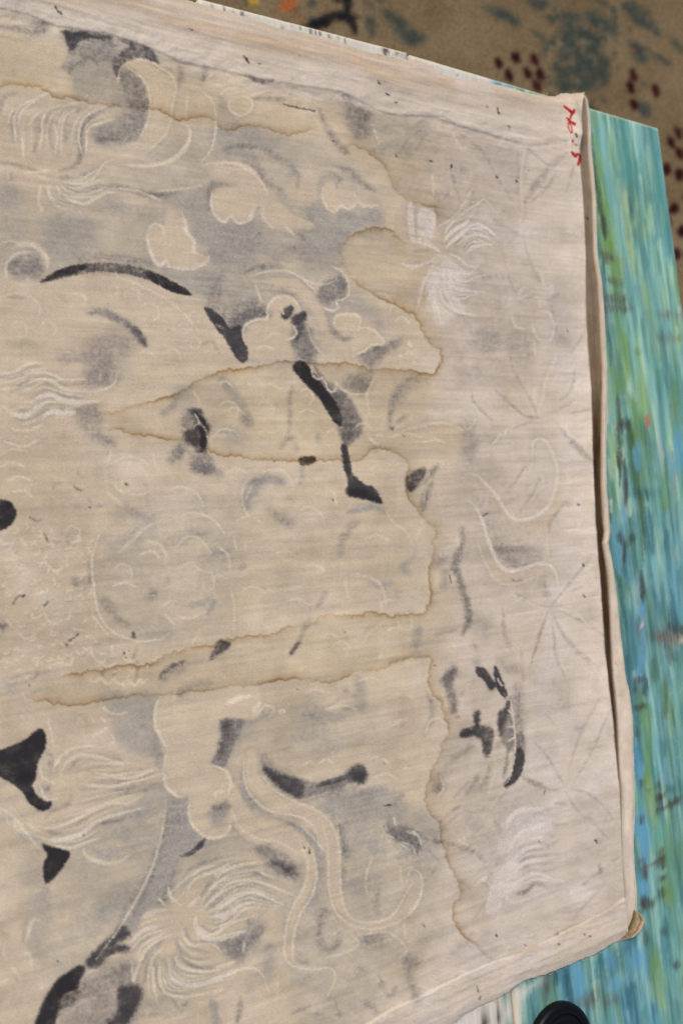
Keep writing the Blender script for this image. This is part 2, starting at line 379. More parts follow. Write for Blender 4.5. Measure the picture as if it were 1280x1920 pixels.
# --- upper middle
t(400, 0)
p('g', .95, 6, '430,1060 530,1010 600,1070 720,1030 830,1040 840,1130 760,1135 690,1170 640,1220 630,1280 430,1280 440,1150 500,1130')
p('g', .7, 8, '100,1130 250,1050 260,1110 300,1150 400,1160 430,1280 0,1280 0,1100|0,640 200,640 330,690 420,800 420,900 380,900 300,790 180,740 0,750')
p('g', .55, 9, '640,480 790,530 880,590 1050,600 1100,640 1000,760 820,780 760,720 690,660 660,560')
p('m', .6, 5, '650,520 760,530 790,600 770,700 740,690 690,660 665,600 675,560')
p('d', .5, 3, '640,465 690,490 720,520 660,510|160,372 240,398 300,400 270,420 205,408')
p('m', .6, 3, '700,655 740,650 735,690 705,690')
s('w', .55, [3, 5, 6, 4], 5, '480,485 560,500 640,490 720,520 800,545 870,578|340,425 420,470 500,480')
s('m', .75, 3, 3, '185,495 250,490 355,500|640,480 690,500|790,745 810,755'); s('d', .65, 1.4, 1.5, '350,520 420,538 510,556', False)
s('m', .6, [4, 6, 7, 4], 5, '525,545 560,620 600,690 640,740 690,785')
s('m', .6, [2, 4, 5, 6, 5, 4], 5, '50,745 130,730 220,740 300,770 380,830 425,880 420,930')
s('m', .55, [3, 7, 8, 5], 6, '150,810 220,840 260,900 330,945|600,820 680,860 740,910 800,955')
s('m', .5, 5, 5, '530,960 545,890 590,870 630,895 620,930')
p('c', .9, 3, '0,950 60,935 110,940 200,990 190,1090 140,1115 95,1080 60,1110 20,1090 0,1060|550,930 590,905 620,940 700,960 715,1010 680,1045 640,1030 600,1060 560,1030 545,980|730,985 780,1000 832,1025 750,1035 720,1000|240,1040 330,1010 380,1060 500,1120 480,1150 400,1145 330,1150 280,1130 250,1090')
p('c', .7, 6, '0,830 160,820 240,900 330,1000 240,1040 180,990 60,930 0,940|380,900 500,850 530,960 500,1020 400,1030 360,960')
s('l', .85, 2.2, 2, '550,930 545,990 575,1045 605,1060 635,1030 680,1045 715,1010 705,965|730,985 735,1020 780,1030 830,1025|20,1090 50,1110 90,1080 130,1115 190,1095 195,1050|0,825 100,815 180,840 240,910 270,960|250,1040 250,1090 300,1140|360,1130 400,1170')
s('m', .7, 3, 3, '400,1160 440,1180 450,1220 440,1280|370,1240 440,1245')
s('k', .5, 2.5, 4, '830,600 810,680|1070,620 980,690 910,785|840,1030 830,1120'); s('d', .75, 1.6, 1.4, '1190,822 1190,838|912,775 916,785|1085,803 1091,807|600,703 606,706', False)
s('k', .28, 1.2, 2, '910,785 1090,805 1190,830 1280,855'); s('k', .4, 2, 3, '1190,840 1210,920 1230,1000')
s('l', .7, 1.6, 2, '1190,660 1240,750|1095,870 1100,980|800,640 830,720')
p('v', .55, 2.4, '968,1060 985,1000 1000,1040 1010,1200 985,1195|1022,1062 1060,1040 1100,1060 1112,1090 1098,1180 1070,1215 1040,1200 1018,1195')
s('h', .7, 2.5, 3, '1003,1060 1012,1190|1050,1060 1052,1120 1060,1180|1075,1060 1070,1120')
s('w', .6, 1.8, 2, '1280,1080 1200,1110 1170,1140 1150,1180|1280,1130 1210,1150 1160,1190')
s('n', .8, 1.8, 1.6, '150,280 175,310|225,318 235,322|820,405 830,420|862,468 880,478|908,510 914,512', False)
s('k', .35, 8, 10, '780,390 850,405|830,440 980,470')
# more of the pale figure drawing
t(0, 400)
s('l', .7, 1.8, 2, '0,150 60,140 120,170|0,420 80,400 160,420 200,470 190,530|60,560 90,540 130,560 130,610 90,620|200,560 240,540 280,570 270,610|330,420 380,400 430,420 420,460|620,400 660,380 700,400 690,440|700,470 740,450 790,470 790,520 750,540|820,700 860,680 900,700 900,740|700,700 740,680 770,720|560,300 620,330 700,360 780,400 860,450 940,520 1000,600|0,1210 60,1180 140,1190|560,1180 540,1260|760,1190 780,1260|1090,960 1140,940 1190,970 1180,1020|1060,1120 1110,1080 1180,1090')
t(400, 400)
s('l', .7, 1.8, 2, '250,640 300,600 350,610|210,680 260,660 310,690|20,860 60,840 100,870|230,880 280,850 340,880|420,900 470,880 500,920 480,960|430,1000 470,980 520,1000|220,960 260,940 300,970 290,1010|60,990 110,970 150,1000|700,1080 740,1050 790,1070|560,1100 600,1080 620,1110|880,1120 960,1100 1040,1120|1040,1150 1100,1130 1160,1150|780,420 840,400 890,440 880,500|900,540 950,520 980,560')
t(400, 800)
s('l', .7, 2, 2.2, '60,230 120,210 180,240|200,240 150,300 150,400 190,470|240,230 320,210 380,250 400,320|420,420 480,400 540,440 560,500|120,470 180,450 250,480|560,300 600,330 620,400|860,420 900,480 960,520 1000,600|760,560 820,540 880,570|300,640 360,620 420,650|440,700 500,690 560,720|140,820 200,800 260,830|360,880 420,860 480,890')
t(0, 800)
s('l', .7, 2, 2.2, '560,180 640,150 720,170 760,220|560,260 600,320 680,340 760,320|830,330 900,300 980,330 1020,400|870,460 960,430 1060,460 1120,530|1090,600 1140,640 1150,720|900,700 960,680 1000,720|560,720 600,690 650,700 660,750|700,640 760,620 800,660|560,800 620,780 680,800|880,940 940,960 1000,940|0,200 60,180 130,200|40,270 100,250 160,270|60,330 120,320 170,350')
t(400, 1120)
s('l', .7, 2, 2.2, '460,480 520,460 580,480|560,560 640,540 720,560|220,580 260,540 300,560 280,600|520,840 560,810 600,830|440,850 480,820 520,850|600,240 640,220 680,250 660,290|540,200 580,180 620,200|860,180 900,150 950,170|720,420 780,400 840,420|880,500 940,480 1000,500|760,820 820,800 880,830|800,900 860,880 920,910')
# --- border corner, star lines
t(0, 0, 1.0); s('m', .6, [.5, 1.3, 1.3, .8, .4], 1.6, '760,217 800,218 830,219 856,234 912,250 957,263 990,269'); s('h', .6, [1, 2.5, 1], 4, '470,150 560,163 640,176 700,205 760,220')  # line along the hem edge: its thin shadow painted as a stroke
t(800, 0)
s('k', .5, [2, 4, 3, 2], 4, '120,640 260,740 350,885 430,1010|455,760 450,890 445,940|640,870 590,950 520,1010|735,820 715,900 700,950')
s('m', .45, [3, 6, 7, 3], 5, '700,760 620,830 540,930 490,1010'); s('k', .5, 3, 3, '500,740 560,790 610,830|490,728 430,712|500,728 600,720')
s('k', .5, 3, 4, '0,950 60,1000 110,960|110,830 135,920 165,1000')
s('w', .6, 2, 2, '490,730 470,900 480,1100|450,1170 560,1165|690,1160 730,1150')
s('d', .8, 1.7, 1.4, '120,825 126,833|345,882 351,886|443,903 449,909|18,804 22,806', False); s('n', .8, 2, 1.6, '350,540 360,570|405,630 412,640|300,533 303,536|742,668 750,680|795,1085 803,1095', False)
s('w', .75, 1.8, 1.8, '90,1160 150,1090 250,1020 290,1000 335,1055|110,1190 190,1120 240,1115 300,1140 355,1190|170,1240 220,1180 280,1180 340,1210|200,1265 260,1230 330,1222|60,1130 140,1080 230,940')
# --- left: arcs
t(0, 400)
p('g', .85, 7, '960,190 1040,230 1110,300 1280,260 1280,60 960,60 930,100 970,150')
p('g', .95, 7, '780,270 950,300 1040,280 1100,320 1060,440 960,400 880,350 820,300')
p('g', .6, 10, '200,210 480,200 640,215 780,270 860,330 800,330 600,260 400,260 250,300')
s('m', .45, 8, 8, '360,250 480,215 600,225 760,255')
s('d', .62, [5, 8.5, 9.5, 9, 8.5, 9, 10, 8, 4], 3.5, '205,345 290,310 400,280 500,270 600,275 720,300 800,335 880,375 955,405')
s('b', .8, [4, 7, 8, 6], 4, '210,340 290,305 370,280 430,268'); s('b', .85, [5, 9, 9, 5], 3, '720,295 800,335 880,375 950,403')
s('m', .4, 3, 4, '430,300 520,300 620,300 720,320')
p('m', .7, 5, '38,260 90,205 170,195 210,250 215,325 150,330 60,320')
s('c', .8, [5, 7, 7, 5], 4, '60,180 110,150 180,165 225,215 238,275'); s('l', .7, 2.5, 2, '40,320 28,280 45,235 90,200 160,190|90,150 180,165 235,220 240,270')
s('m', .85, [3, 6.5, 8, 8, 9, 9, 6], 4, '440,500 520,495 600,535 670,585 710,630 735,672'); s('d', .4, [3, 6, 6, 3], 5, '640,560 690,600 730,665')
s('m', .3, 8, 8, '440,500 520,480 600,530')
p('k', .55, 16, '460,620 600,600 700,640 600,720 580,850 500,870 400,860 440,760 300,740 300,690 420,680')
p('g', .85, 8, '600,620 650,680 680,850 630,870 600,820'); p('k', .4, 10, '520,780 600,800 560,860 470,850')
p('d', .95, 2, '1025,475 1060,480 1110,520 1150,570 1200,560 1212,620 1240,690 1235,740 1200,745 1160,690 1120,620 1060,550')
p('m', .95, 3, '1140,560 1200,490 1290,470 1290,520 1225,545 1205,610')
p('m', .6, 8, '1050,400 1090,330 1115,290 1095,420 1065,490 1040,470'); p('m', .5, 7, '1060,470 1140,540 1190,500 1280,470 1280,420 1130,470')
s('l', .85, [1.5, 2.5, 3, 2, 1.5], 2.5, '0,800 80,790 140,755 220,745|0,850 100,830 150,800 230,795 320,830 430,830|100,870 190,830 260,840 330,880 440,890 520,880 570,850 590,790')
s('l', .8, 2, 2.5, '0,880 90,870|60,910 140,880 220,840|60,1080 150,1085 215,1055|0,960 60,980 140,960|20,1140 120,1165 200,1130')
s('w', .85, [2, 4, 5, 4, 2], 2.5, '150,950 200,915 260,908 330,940 420,945 515,935|40,990 120,1015 190,970 250,935'); s('w', .8, [2, 5, 6, 3], 3, '200,1030 260,992 320,1000 378,995')
s('h', .8, 3, 4, '0,820 100,810 190,770|60,890 160,830 250,820 330,860|160,930 240,880 320,915 420,925|60,970 150,990 220,930|80,1030 160,1030 240,980|230,1020 320,975')
p('m', .5, 7, '380,970 490,950 515,1030 500,1090 575,1140 570,1162 520,1160 450,1120 400,1060'); p('m', .4, 3, '490,1085 575,1145 565,1162 500,1130')
s('l', .5, 2, 2, '970,490 1000,515 985,555 950,550 945,515 970,490|865,580 920,555 960,572 920,600 870,585|960,610 1000,640 985,680 955,670 955,620|1010,590 1070,560 1130,580|540,380 570,370 600,390 560,415|500,800 500,830')
s('h', .6, 3, 4, '840,580 860,600|1000,660 1060,640 1090,690|30,410 120,425')
p('d', .85, 5, '940,985 1000,975 1030,1040 1055,1085 1030,1130 1035,1200 990,1200 960,1160 920,1130 925,1090 965,1080 975,1030')
p('m', .6, 6, '905,1020 960,985 990,1080 960,1140 920,1130'); s('b', .8, [4, 7, 7, 4], 3, '980,1000 1010,1050 1020,1120 1010,1190')
p('m', .5, 8, '890,1160 940,1140 960,1180 900,1215 845,1250 850,1210'); p('m', .7, 7, '960,1210 1045,1200 1060,1280 965,1280')
s('l', .7, 1.6, 1.5, '965,1075 1000,1050 1030,1090 1040,1130|975,1000 1000,1060'); s('h', .8, 7, 8, '800,1000 850,980 900,900|1100,820 1140,870')
p('g', .8, 8, '880,860 930,850 970,920 920,930'); s('h', .7, 6, 7, '1200,1030 1250,1040|1090,1080 1180,1090')
s('l', .5, 2, 2, '970,890 1000,950|1050,1080 1060,1160|120,1160 150,1170')
p('c', .85, 3, '750,80 810,60 925,70 930,100 970,130 965,165 1000,200 1045,215 1030,260 940,275 870,262 800,258 760,200 740,130')
s('w', .9, [2, 3.5, 3.5, 2.5], 2, '735,90 745,160 770,230 800,262 830,235 845,268'); s('w', .8, 2.6, 2, '845,268 920,278 985,272 1035,240 1047,212|925,70 935,90|965,190 1000,205'); s('l', .8, 2, 2, '735,90 770,55 810,65 822,110|930,95 970,140 960,190')
# --- centre: headdress and the big dark diagonal
t(400, 400)
s('m', .8, [2, 4, 5, 4, 2], 4, '150,300 200,278 270,265 355,267'); s('w', .75, 1.6, 1.6, '180,315 280,290 370,290 440,320 500,350 560,355 612,335')
p('g', .7, 8, '0,330 160,320 220,360 250,400 260,480 110,510 0,480|430,60 640,30 640,250 660,320 560,330 450,310 430,240')
p('m', .8, 4, '520,395 560,340 640,300 670,340 662,420 610,440 560,450 520,425')
s('l', .85, 1.7, 1.6, '590,265 640,290 672,340 676,400 650,430 610,440 625,470 590,488 550,470|440,320 520,400')
p('m', .9, 6, '95,560 160,485 250,465 285,520 200,535 150,590 145,640')
s('m', .45, 5, 6, '230,385 340,385 410,430 440,480')
s('c', .85, [6, 11, 13, 13, 8], 5, '250,340 370,350 470,410 540,500 570,600 545,660'); s('h', .8, 4, 4, '430,330 520,410 575,520 585,600'); s('l', .6, 1.6, 2, '210,350 240,440|470,560 500,650 560,720')
p('c', .95, 3, '270,480 300,430 350,410 400,430 430,475 425,500 380,550 415,605 380,630 395,720 180,720 150,620 160,560 230,535')
s('l', .9, 2.2, 2, '155,640 150,580 180,545 230,530 270,525 270,480 300,430 350,412 400,430 430,475 425,500|400,560 415,600 390,625 362,635|340,470 350,500')
p('d', .9, 3, '345,485 380,460 400,470 395,500 370,530 342,522|385,535 440,490 468,500 462,530 420,560'); p('m', .9, 4, '415,560 455,550 440,620 410,665 385,650')
p('m', .75, 6, '420,560 480,560 500,640 515,690 495,745 420,725 400,660'); p('d', .5, 4, '420,560 450,560 430,620 405,660')
p('k', .95, 3, '495,740 560,830 640,880 700,950 742,1040 735,1110 680,1160 655,1172 620,1060 640,1010 560,900'); p('d', .35, 6, '600,900 680,950 720,1060 650,1150 640,1010')
p('b', .95, 2, '400,755 430,735 470,760 540,850 600,930 640,1000 640,1060 600,1040 530,930 440,830 400,785')
s('w', .85, 1.5, 1.3, '500,745 492,790 515,828 545,820|560,830 570,880 600,892 615,865 610,840 640,880 700,905 765,905|540,820 560,850')
p('m', .6, 5, '650,820 720,790 800,770 775,900 700,900 640,870'); p('m', .5, 6, '730,700 780,670 870,650 935,628 930,655 870,690 820,760 740,760')
p('m', .5, 4, '880,640 940,628 935,655 870,690'); p('g', .85, 8, '450,450 600,420 700,400 800,460 860,600 760,520 620,500 560,560')
p('c', .95, 3, '600,550 620,510 700,505 735,530 725,580 780,580 830,610 850,650 790,660 760,685 700,710 680,640 620,610')
s('l', .9, 2.2, 2, '600,550 620,510 700,505 735,530 725,580|730,575 780,575 830,610 852,650 790,658 755,688 700,712|560,480 600,490'); s('m', .6, [3, 5, 5, 3], 3, '590,570 610,600 650,627 695,620'); s('m', .5, 3, 3, '850,630 860,665 800,680')
s('w', .9, 4, 2, '978,650 984,658', False); s('w', .8, 2, 1.6, '930,710 940,715|1000,735 1005,745|965,700 970,690|985,690 990,700|1000,700 1005,690', False)
s('m', .6, [2, 4, 5, 4], 5, '1020,812 950,850 905,920 885,1000 882,1080'); p('m', .35, 9, '900,900 960,840 1040,815 1080,830 980,900 900,1000'); p('d', .6, 2, '878,1065 905,1070 890,1088'); s('m', .5, 3, 3, '890,1070 940,1030 975,1010')
s('l', .6, 2.5, 3, '780,1000 770,900 830,780|930,1090 1100,1050 1200,1060 1250,1090|1280,960 1200,1000'); p('c', .8, 8, '780,790 880,800 900,880 870,1000 870,1090 980,1090 1100,1060 1240,1080 1260,1180 1000,1180 900,1170 760,1130 740,1000')
s('m', .65, [4, 4, 3, 2], 5, '395,870 380,930 385,1000 375,1100'); s('m', .7, 4, 5, '335,1175 370,1130 410,1120'); s('h', .6, 5, 5, '520,1100 530,1150|400,1130 420,1180')
p('n', .85, 2, '430,1222 505,1215 505,1245 440,1262'); s('h', .75, 9, 9, '50,830 120,930 180,1040'); p('m', .5, 5, '140,1020 185,1030 190,1065 150,1050')
p('g', .5, 10, '40,1080 150,1080 200,1160 60,1170'); p('d', .95, 2, '640,1165 668,1170 690,1290 655,1290')
s('w', .85, 2, 2, '780,1120 800,1140|815,1105 840,1112|800,1150 830,1150')
# --- white tufts right of the centre
p('v', .42, 6, '1130,200 1060,300 1025,400 1025,470 1060,350 1090,440 1115,520 1100,400 1150,560 1140,330 1200,480 1250,480 1200,380 1280,380 1190,250')
s('v', .7, [3, 3.2, 2.4, 1.2], 2, '1130,190 1080,160 1000,140|940,250 1000,268 1080,240 1125,205|1120,230 1060,330 1035,400 1020,475|1120,260 1080,360 1090,440 1115,525|1140,250 1105,400 1135,540|1150,280 1160,380 1200,470 1250,490|1170,260 1200,370 1270,380|1180,240 1230,280 1280,295|1160,170 1220,120 1280,110|1150,150 1190,90 1280,40')
s('h', .7, 2.5, 3, '1110,280 1070,400|1130,300 1100,450|1160,300 1180,420|1090,180 1000,190')
t(800, 400)
s('v', .7, [2, 2.6, 2.2, 1.2], 2, '90,120 150,70 200,40 240,-30|120,150 180,100 220,60 270,60 335,110|150,160 200,120 240,110 300,115|200,200 230,165 300,155|100,240 150,290 200,300 255,292|90,270 140,320 190,340 240,320 305,308|60,300 120,360 205,385|60,330 110,400 150,430 250,400|50,330 80,430 150,490 245,512|40,350 0,440|20,380 40,460 75,555|110,200 170,230 200,260 260,270|80,330 150,380 290,395|130,130 200,85 290,75 360,130')
s('h', .55, 2.2, 3, '120,260 180,320 240,310|70,320 140,400 230,420|50,400 100,480 200,520|140,120 210,80 260,90|20,420 20,480')
p('v', .38, 6, '40,330 0,440 40,540 80,560 150,500 260,515 160,420 280,400 180,350 250,300 150,270 100,200')
s('k', .45, 2, 3, '350,110 390,250 420,350 480,460'); s('k', .35, 3, 4, '460,100 400,160|480,100 500,200 540,300 580,360|470,110 380,60|370,60 300,0')
s('k', .5, [2, 3.5, 3, 2], 3.5, '555,1020 510,920 440,800 420,740 430,660|555,1020 470,1000 330,870|310,1150 420,1080 510,1045|220,880 240,950 320,1030|600,440 660,400|620,460 650,600 690,625|720,700 790,590')
s('m', .45, [2, 4, 5, 3], 4, '650,1050 730,1150 780,1200 830,1240'); s('k', .45, 3, 4, '580,1005 660,980 740,930|720,1000 810,980|660,940 720,880 740,780')
s('w', .75, [2, 3.2, 3, 1.5], 1.8, '550,1000 575,930 590,850 600,830 605,800 620,790 625,750 640,740 640,705 655,760|320,1160 350,1130 360,1110 385,1110 395,1085 420,1080 440,1055|660,1060 700,1080 710,1110 740,1120|730,880 755,880 740,860 775,830')
s('w', .5, 2, 2.2, '440,990 380,950 350,960 330,900|540,720 535,640|530,870 545,960|230,950 270,1010|180,1030 200,1080 240,1040 220,985 190,1000|470,110 465,0|700,90 760,100')
s('w', .6, 2.4, 1.6, '640,560 610,640 550,620 525,560|560,490 610,500 638,560|520,385 480,375 455,420 500,410 530,390|530,420 562,425 565,465|420,500 440,560 490,580|600,380 630,360 620,400|570,290 580,360')
s('w', .55, 2, 2, '525,1260 530,1150 560,1125 600,1150 640,1250'); p('g', .5, 9, '600,440 720,440 690,640 640,620|200,600 330,580 400,660 300,690|420,660 520,640 540,760 480,760')
s('k', .5, 1.6, 1.6, '700,580 706,600'); s('n', .7, 1.6, 1.5, '795,18 805,30|700,585 704,592', False)
# --- left middle: face-like disc and scales
t(0, 800)
p('b', .95, 2.5, '-30,378 40,370 72,400 82,440 60,490 0,522 -30,520')
s('m', .5, 2, 2, '150,450 175,472 215,460|225,540 240,570 305,575|330,545 350,600 372,605|365,290 380,312 412,315|445,365 470,392 512,396|390,220 400,246 430,252|265,318 275,285 305,280|200,1145 240,1180 300,1172|490,1100 510,1070 560,1060')
s('d', .5, 2, 1.6, '66,885 90,850 122,845|150,452 180,472|372,300 402,318|225,540 240,568|330,1100 350,1070 392,1040|225,895 240,878', False)
p('m', .7, 3, '360,755 385,755 400,795 365,795|405,775 450,790 450,800 410,790'); s('m', .65, 2, 2, '445,690 452,795')
p('d', .45, 4, '0,985 45,990 20,1010 0,1010'); p('m', .4, 7, '0,960 50,965 20,1070 0,1080')
s('w', .7, 2.6, 2, '190,705 220,680 250,700 240,725|255,705 280,725 310,705 285,740|270,760 280,790|345,545 380,540 400,565 360,580'); s('l', .6, 2, 2, '160,500 190,545 230,550|0,550 20,585 45,580|110,560 130,595|340,600 380,610|320,520 360,500 400,520 390,560|470,560 440,590|90,670 90,700 130,710|150,930 180,960 220,930|90,1030 130,1060 180,1040|30,960 60,1000|230,960 270,990 310,965|220,1160 260,1190 300,1170 290,1140|310,1180 350,1190 370,1150|280,1070 330,1100|360,1010 420,1020')
s('l', .8, 1.8, 1.6, '500,540 462,650 470,800 495,930 560,1020 680,1070 800,1062 850,1030|460,940 540,1040')
s('l', .5, 3, 4, '540,330 530,180 580,140 700,150|540,330 620,400|780,480 720,510 640,590 590,630|780,560 830,640 840,700 1000,690|730,570 800,590')
p('m', .5, 7, '480,850 560,870 590,940 650,985 600,990 540,920'); p('m', .55, 5, '720,850 770,810 785,840 740,868|830,770 855,765 845,790')
p('g', .9, 7, '570,370 660,410 700,440 800,455 740,495 640,440'); s('m', .3, 5, 6, '620,400 690,435 790,465'); p('g', .9, 7, '800,590 880,560 940,515 1000,525 1080,610 1070,660 1030,580 960,545 890,580'); s('m', .3, 4, 5, '820,580 940,520 1010,540')
p('g', .6, 9, '500,540 620,560 720,480 760,500 640,640 540,620|640,990 780,1020 860,990 860,1060 700,1070')
s('l', .6, 2, 2, '880,600 940,548 1000,562 1055,630|1010,760 1030,820 1070,800 1060,735 1020,725|810,900 860,872 940,890|820,930 870,990|1150,800 1170,900 1170,1040|1260,290 1230,360|1000,1010 960,1090'); s('w', .9, 1.2, 1.2, '1170,545 1180,615|1230,575 1225,620')
p('d', .6, 2.5, '660,1025 675,1030 682,1060 662,1062'); s('h', .9, 5, 5, '860,870 950,890 1010,880 1060,850|1040,940 1070,870|1200,710 1215,700|1060,640 1150,620')
p('d', .5, 3.5, '1078,1085 1110,1063 1152,1085 1130,1112 1075,1150 1050,1160'); s('d', .4, [3, 5, 4, 3], 4, '795,1265 840,1210 930,1168'); p('g', .9, 6, '800,1260 940,1165 1050,1150 1080,1090 1130,1110 1050,1165 900,1230 840,1280')
s('d', .7, 2, 1.6, '620,1130 626,1152|630,287 634,291|448,401 452,404', False); s('m', .5, 2.2, 2, '665,1160 690,1095|400,1030 340,1080 300,1110|680,1200 690,1170|570,1250 580,1210|510,1250 520,1215|0,1165 15,1140|160,1255 190,1240')
s('l', .6, 2.4, 2, '450,1100 470,1150 500,1180 530,1160|500,1180 540,1200 580,1180|560,1090 560,1130|640,1120 620,1160 660,1170|760,1170 800,1150|700,1190 740,1200')
p('m', .55, 6, '960,150 1040,160 1060,210 1030,235 960,220'); p('m', .6, 5, '1050,190 1120,240 1100,255 1000,235 990,215'); p('m', .4, 7, '880,90 950,100 900,160 840,180'); p('g', .6, 8, '1220,300 1290,250 1290,380 1230,410')
# --- centre: dark foot, tide area
t(400, 800)
p('d', .95, 2, '648,100 668,110 672,180 705,245 760,290 800,300 830,350 845,385 760,362 690,350 668,330 672,280 655,200'); p('b', .8, 3, '670,310 740,315 800,330 840,382 750,358 672,345'); p('k', .5, 4, '690,250 750,295 790,310 740,320 700,300')
s('m', .5, 3, 3, '435,180 445,240 430,290'); p('d', .78, 4, '957,262 1000,222 1058,202 1055,250 1010,310 985,328 965,300'); p('m', .4, 5, '950,230 1000,215 970,270')
s('m', .8, [3, 6, 5, 3], 4, '1120,190 1090,235 1040,285'); s('m', .8, [3, 6, 8, 6], 5, '1095,275 1065,330 1045,420'); s('w', .6, 1.3, 1.3, '1030,290 1080,240|1060,300 1050,380')
s('h', .9, 9, 8, '165,420 170,350 215,310|180,290 280,260 350,280'); p('m', .55, 7, '255,400 325,430 390,470 390,512 340,480 300,445|365,345 400,360 385,390')
s('m', .55, [5, 9, 8, 4], 6, '635,590 665,530 725,480'); s('h', .8, 6, 6, '630,650 640,590|670,430 800,400 860,430'); p('d', .8, 3, '380,1135 400,1100 440,1060 430,1090 395,1138'); s('m', .5, [2, 4, 3, 5, 3], 5, '400,1120 440,1050 460,1000 480,960|520,900 560,830')
s('l', .55, 2.4, 2.6, '640,730 700,740 800,760 850,820 865,910|650,740 680,880|740,1090 780,1030 850,980|920,950 930,1000 980,1020 990,960 950,910|860,960 840,880 900,860|860,1090 830,1160|1040,480 1020,560'); p('c', .5, 8, '650,735 760,750 850,830 860,930 690,930')
s('h', .6, 7, 8, '760,770 830,790 900,780|1000,650 950,700 980,750'); p('k', .3, 16, '980,1080 1030,1060 1060,1120 1020,1140')
s('m', .75, [2, 4, 7, 6, 4, 6, 6, 6, 4], 5, '1245,575 1232,640 1205,685 1222,740 1238,800 1258,870 1270,950 1262,1000 1245,1038'); s('m', .5, 3, 4, '1245,505 1240,530')
s('m', .45, 3.5, 4, '1110,1040 1150,1025 1205,1015'); p('m', .7, 4, '1140,1290 1175,1230 1210,1200 1215,1240 1180,1290'); s('h', .7, 8, 9, '1160,720 1150,800|1100,690 1160,660|1020,1000 1010,1100')
s('w', .7, 3, 2.4, '1215,540 1222,590'); s('w', .5, 1.6, 1.6, '1130,630 1140,650 1165,640|1160,620 1175,600'); s('d', .6, 1.2, 1.2, '857,810 860,815|596,365 599,368|950,45 953,48|1180,740 1185,780', False)
s('k', .22, 1.1, 1.6, '560,570 760,555 1000,545|620,640 860,620 1060,640|300,830 520,810 760,800|140,620 400,600', True)
# --- ribbons on the right border
t(800, 800)
p('c', .6, 7, '190,240 260,250 330,330 420,455 510,470 590,420 640,300 690,330 640,450 560,520 440,520 340,430 250,330 190,360|200,380 260,440 310,580 380,690 450,720 560,690 630,710 640,760 560,745 430,790 340,750 270,620')
p('k', .42, 11, '190,310 250,340 275,430 300,510 350,600 400,690 480,715 520,690 430,640 350,560 300,440 240,340|180,-10 250,0 240,200 190,230'); p('k', .4, 8, '560,760 590,740 620,850 590,860|550,620 560,690 480,710 400,680 330,590')
s('v', .75, [2, 3.2, 3.6, 3.2, 2], 2.4, '190,240 240,240 300,290 350,350 400,430 450,465 510,460 570,430 620,370 650,260 640,160 600,80 560,60 530,80 528,160|190,360 240,400 280,480 310,580 360,690 420,720 490,705 560,685 620,700 650,760 650,840')
s('l', .6, 2, 2.4, '250,570 290,680 350,770 430,790 520,760 600,760|565,220 580,290 540,340 500,390|440,450 400,400|600,520 600,620|690,220 720,280')
s('k', .5, [3, 5, 5, 3], 4, '695,375 650,430 615,480 610,530'); s('m', .4, 7, 6, '690,375 705,380'); s('k', .48, [1.5, 3, 3, 2], 3.5, '610,905 530,870 440,830|615,900 690,810 780,700 835,640|620,930 680,1050 740,1120 820,1190|600,930 560,1060 510,1210|622,950 640,1100 655,1190|440,450 520,350 560,260|380,900 385,1050 430,1130|400,330 450,260 490,200|700,830 780,800|640,900 780,980')
s('w', .6, 2.2, 2, '630,900 700,930 750,950 770,960 800,990 840,1005|590,910 540,895 500,870|640,890 680,850|490,980 560,930|440,840 450,870 480,850|790,690 800,720 830,650|690,520 750,510 760,480|480,260 490,220 510,230 525,190|830,855 880,850')
s('m', .5, [3, 5, 5, 3], 4, '720,80 750,95 790,140 830,180'); s('d', .7, 1.7, 1.5, '755,387 760,391|780,690 784,700|782,845 788,855|300,435 280,450', False); s('n', .45, 2, 3, '425,770 480,771')
s('m', .75, [2, 5, 7, 6, 5, 6, 6, 5, 3], 5, '180,515 178,580 135,690 165,760 190,850 208,940 200,1000 175,1040'); s('m', .35, 5, 8, '150,690 190,640 210,600'); p('g', .6, 10, '210,930 300,950 330,1050 230,1040')
s('l', .5, 2, 3, '250,900 270,780 285,860'); s('k', .3, 6, 8, '220,1080 250,1120'); s('m', .5, 2, 2, '240,1090 250,1100')
s('k', .25, 1.1, 1.6, '300,720 420,700|380,545 520,530|560,1010 700,1000|100,720 240,700', True); s('n', .7, 1.6, 1.4, '856,538 860,542|890,392 893,396|945,1110 950,1140|965,1130 968,1140|945,940 950,960', False)
# --- lower left
t(0, 1120)
p('g', .98, 5, '500,450 640,470 780,480 775,640 800,740 800,860 770,800 600,740 560,640 540,560 500,510')
p('g', .95, 6, '840,1000 940,1000 960,1100 1000,1180 1100,1190 1000,1280 780,1280 820,1150'); p('g', .8, 6, '820,930 720,980 640,1060 500,1130 620,1180 760,1100 830,1010'); p('g', .5, 14, '300,1240 620,1150 780,1100 780,1280 300,1280')
p('b', .96, 2, '-30,775 0,762 60,740 130,710 190,658 215,660 232,700 225,760 190,830 180,900 165,950 200,1000 258,1020 245,1058 200,1065 150,1030 110,970 60,930 -30,870')
s('m', .6, 4, 4, '225,770 258,795 250,840|200,960 240,955'); p('m', .4, 4, '195,940 245,945 230,970 200,975')
p('c', .85, 5, '270,900 300,830 380,780 500,780 600,800 800,860 800,910 700,980 560,1080 400,1190 280,1240 180,1190 60,1090 0,1000 0,930 110,980 200,1075 270,1040 250,930')
s('m', .5, [1.5, 3, 3, 1.5], 3.5, '345,860 400,800 480,785 610,812|440,870 550,884 640,862 745,850|450,920 560,932 660,905 750,882 805,862|400,960 520,950 620,962 720,930 805,905|600,990 700,970 780,930|260,1170 380,1140 470,1065 540,1035 640,1050|420,1170 500,1130 600,1110 700,1075|240,1170 320,1190|230,1105 270,1065 350,1040|360,990 350,1020 320,1050')
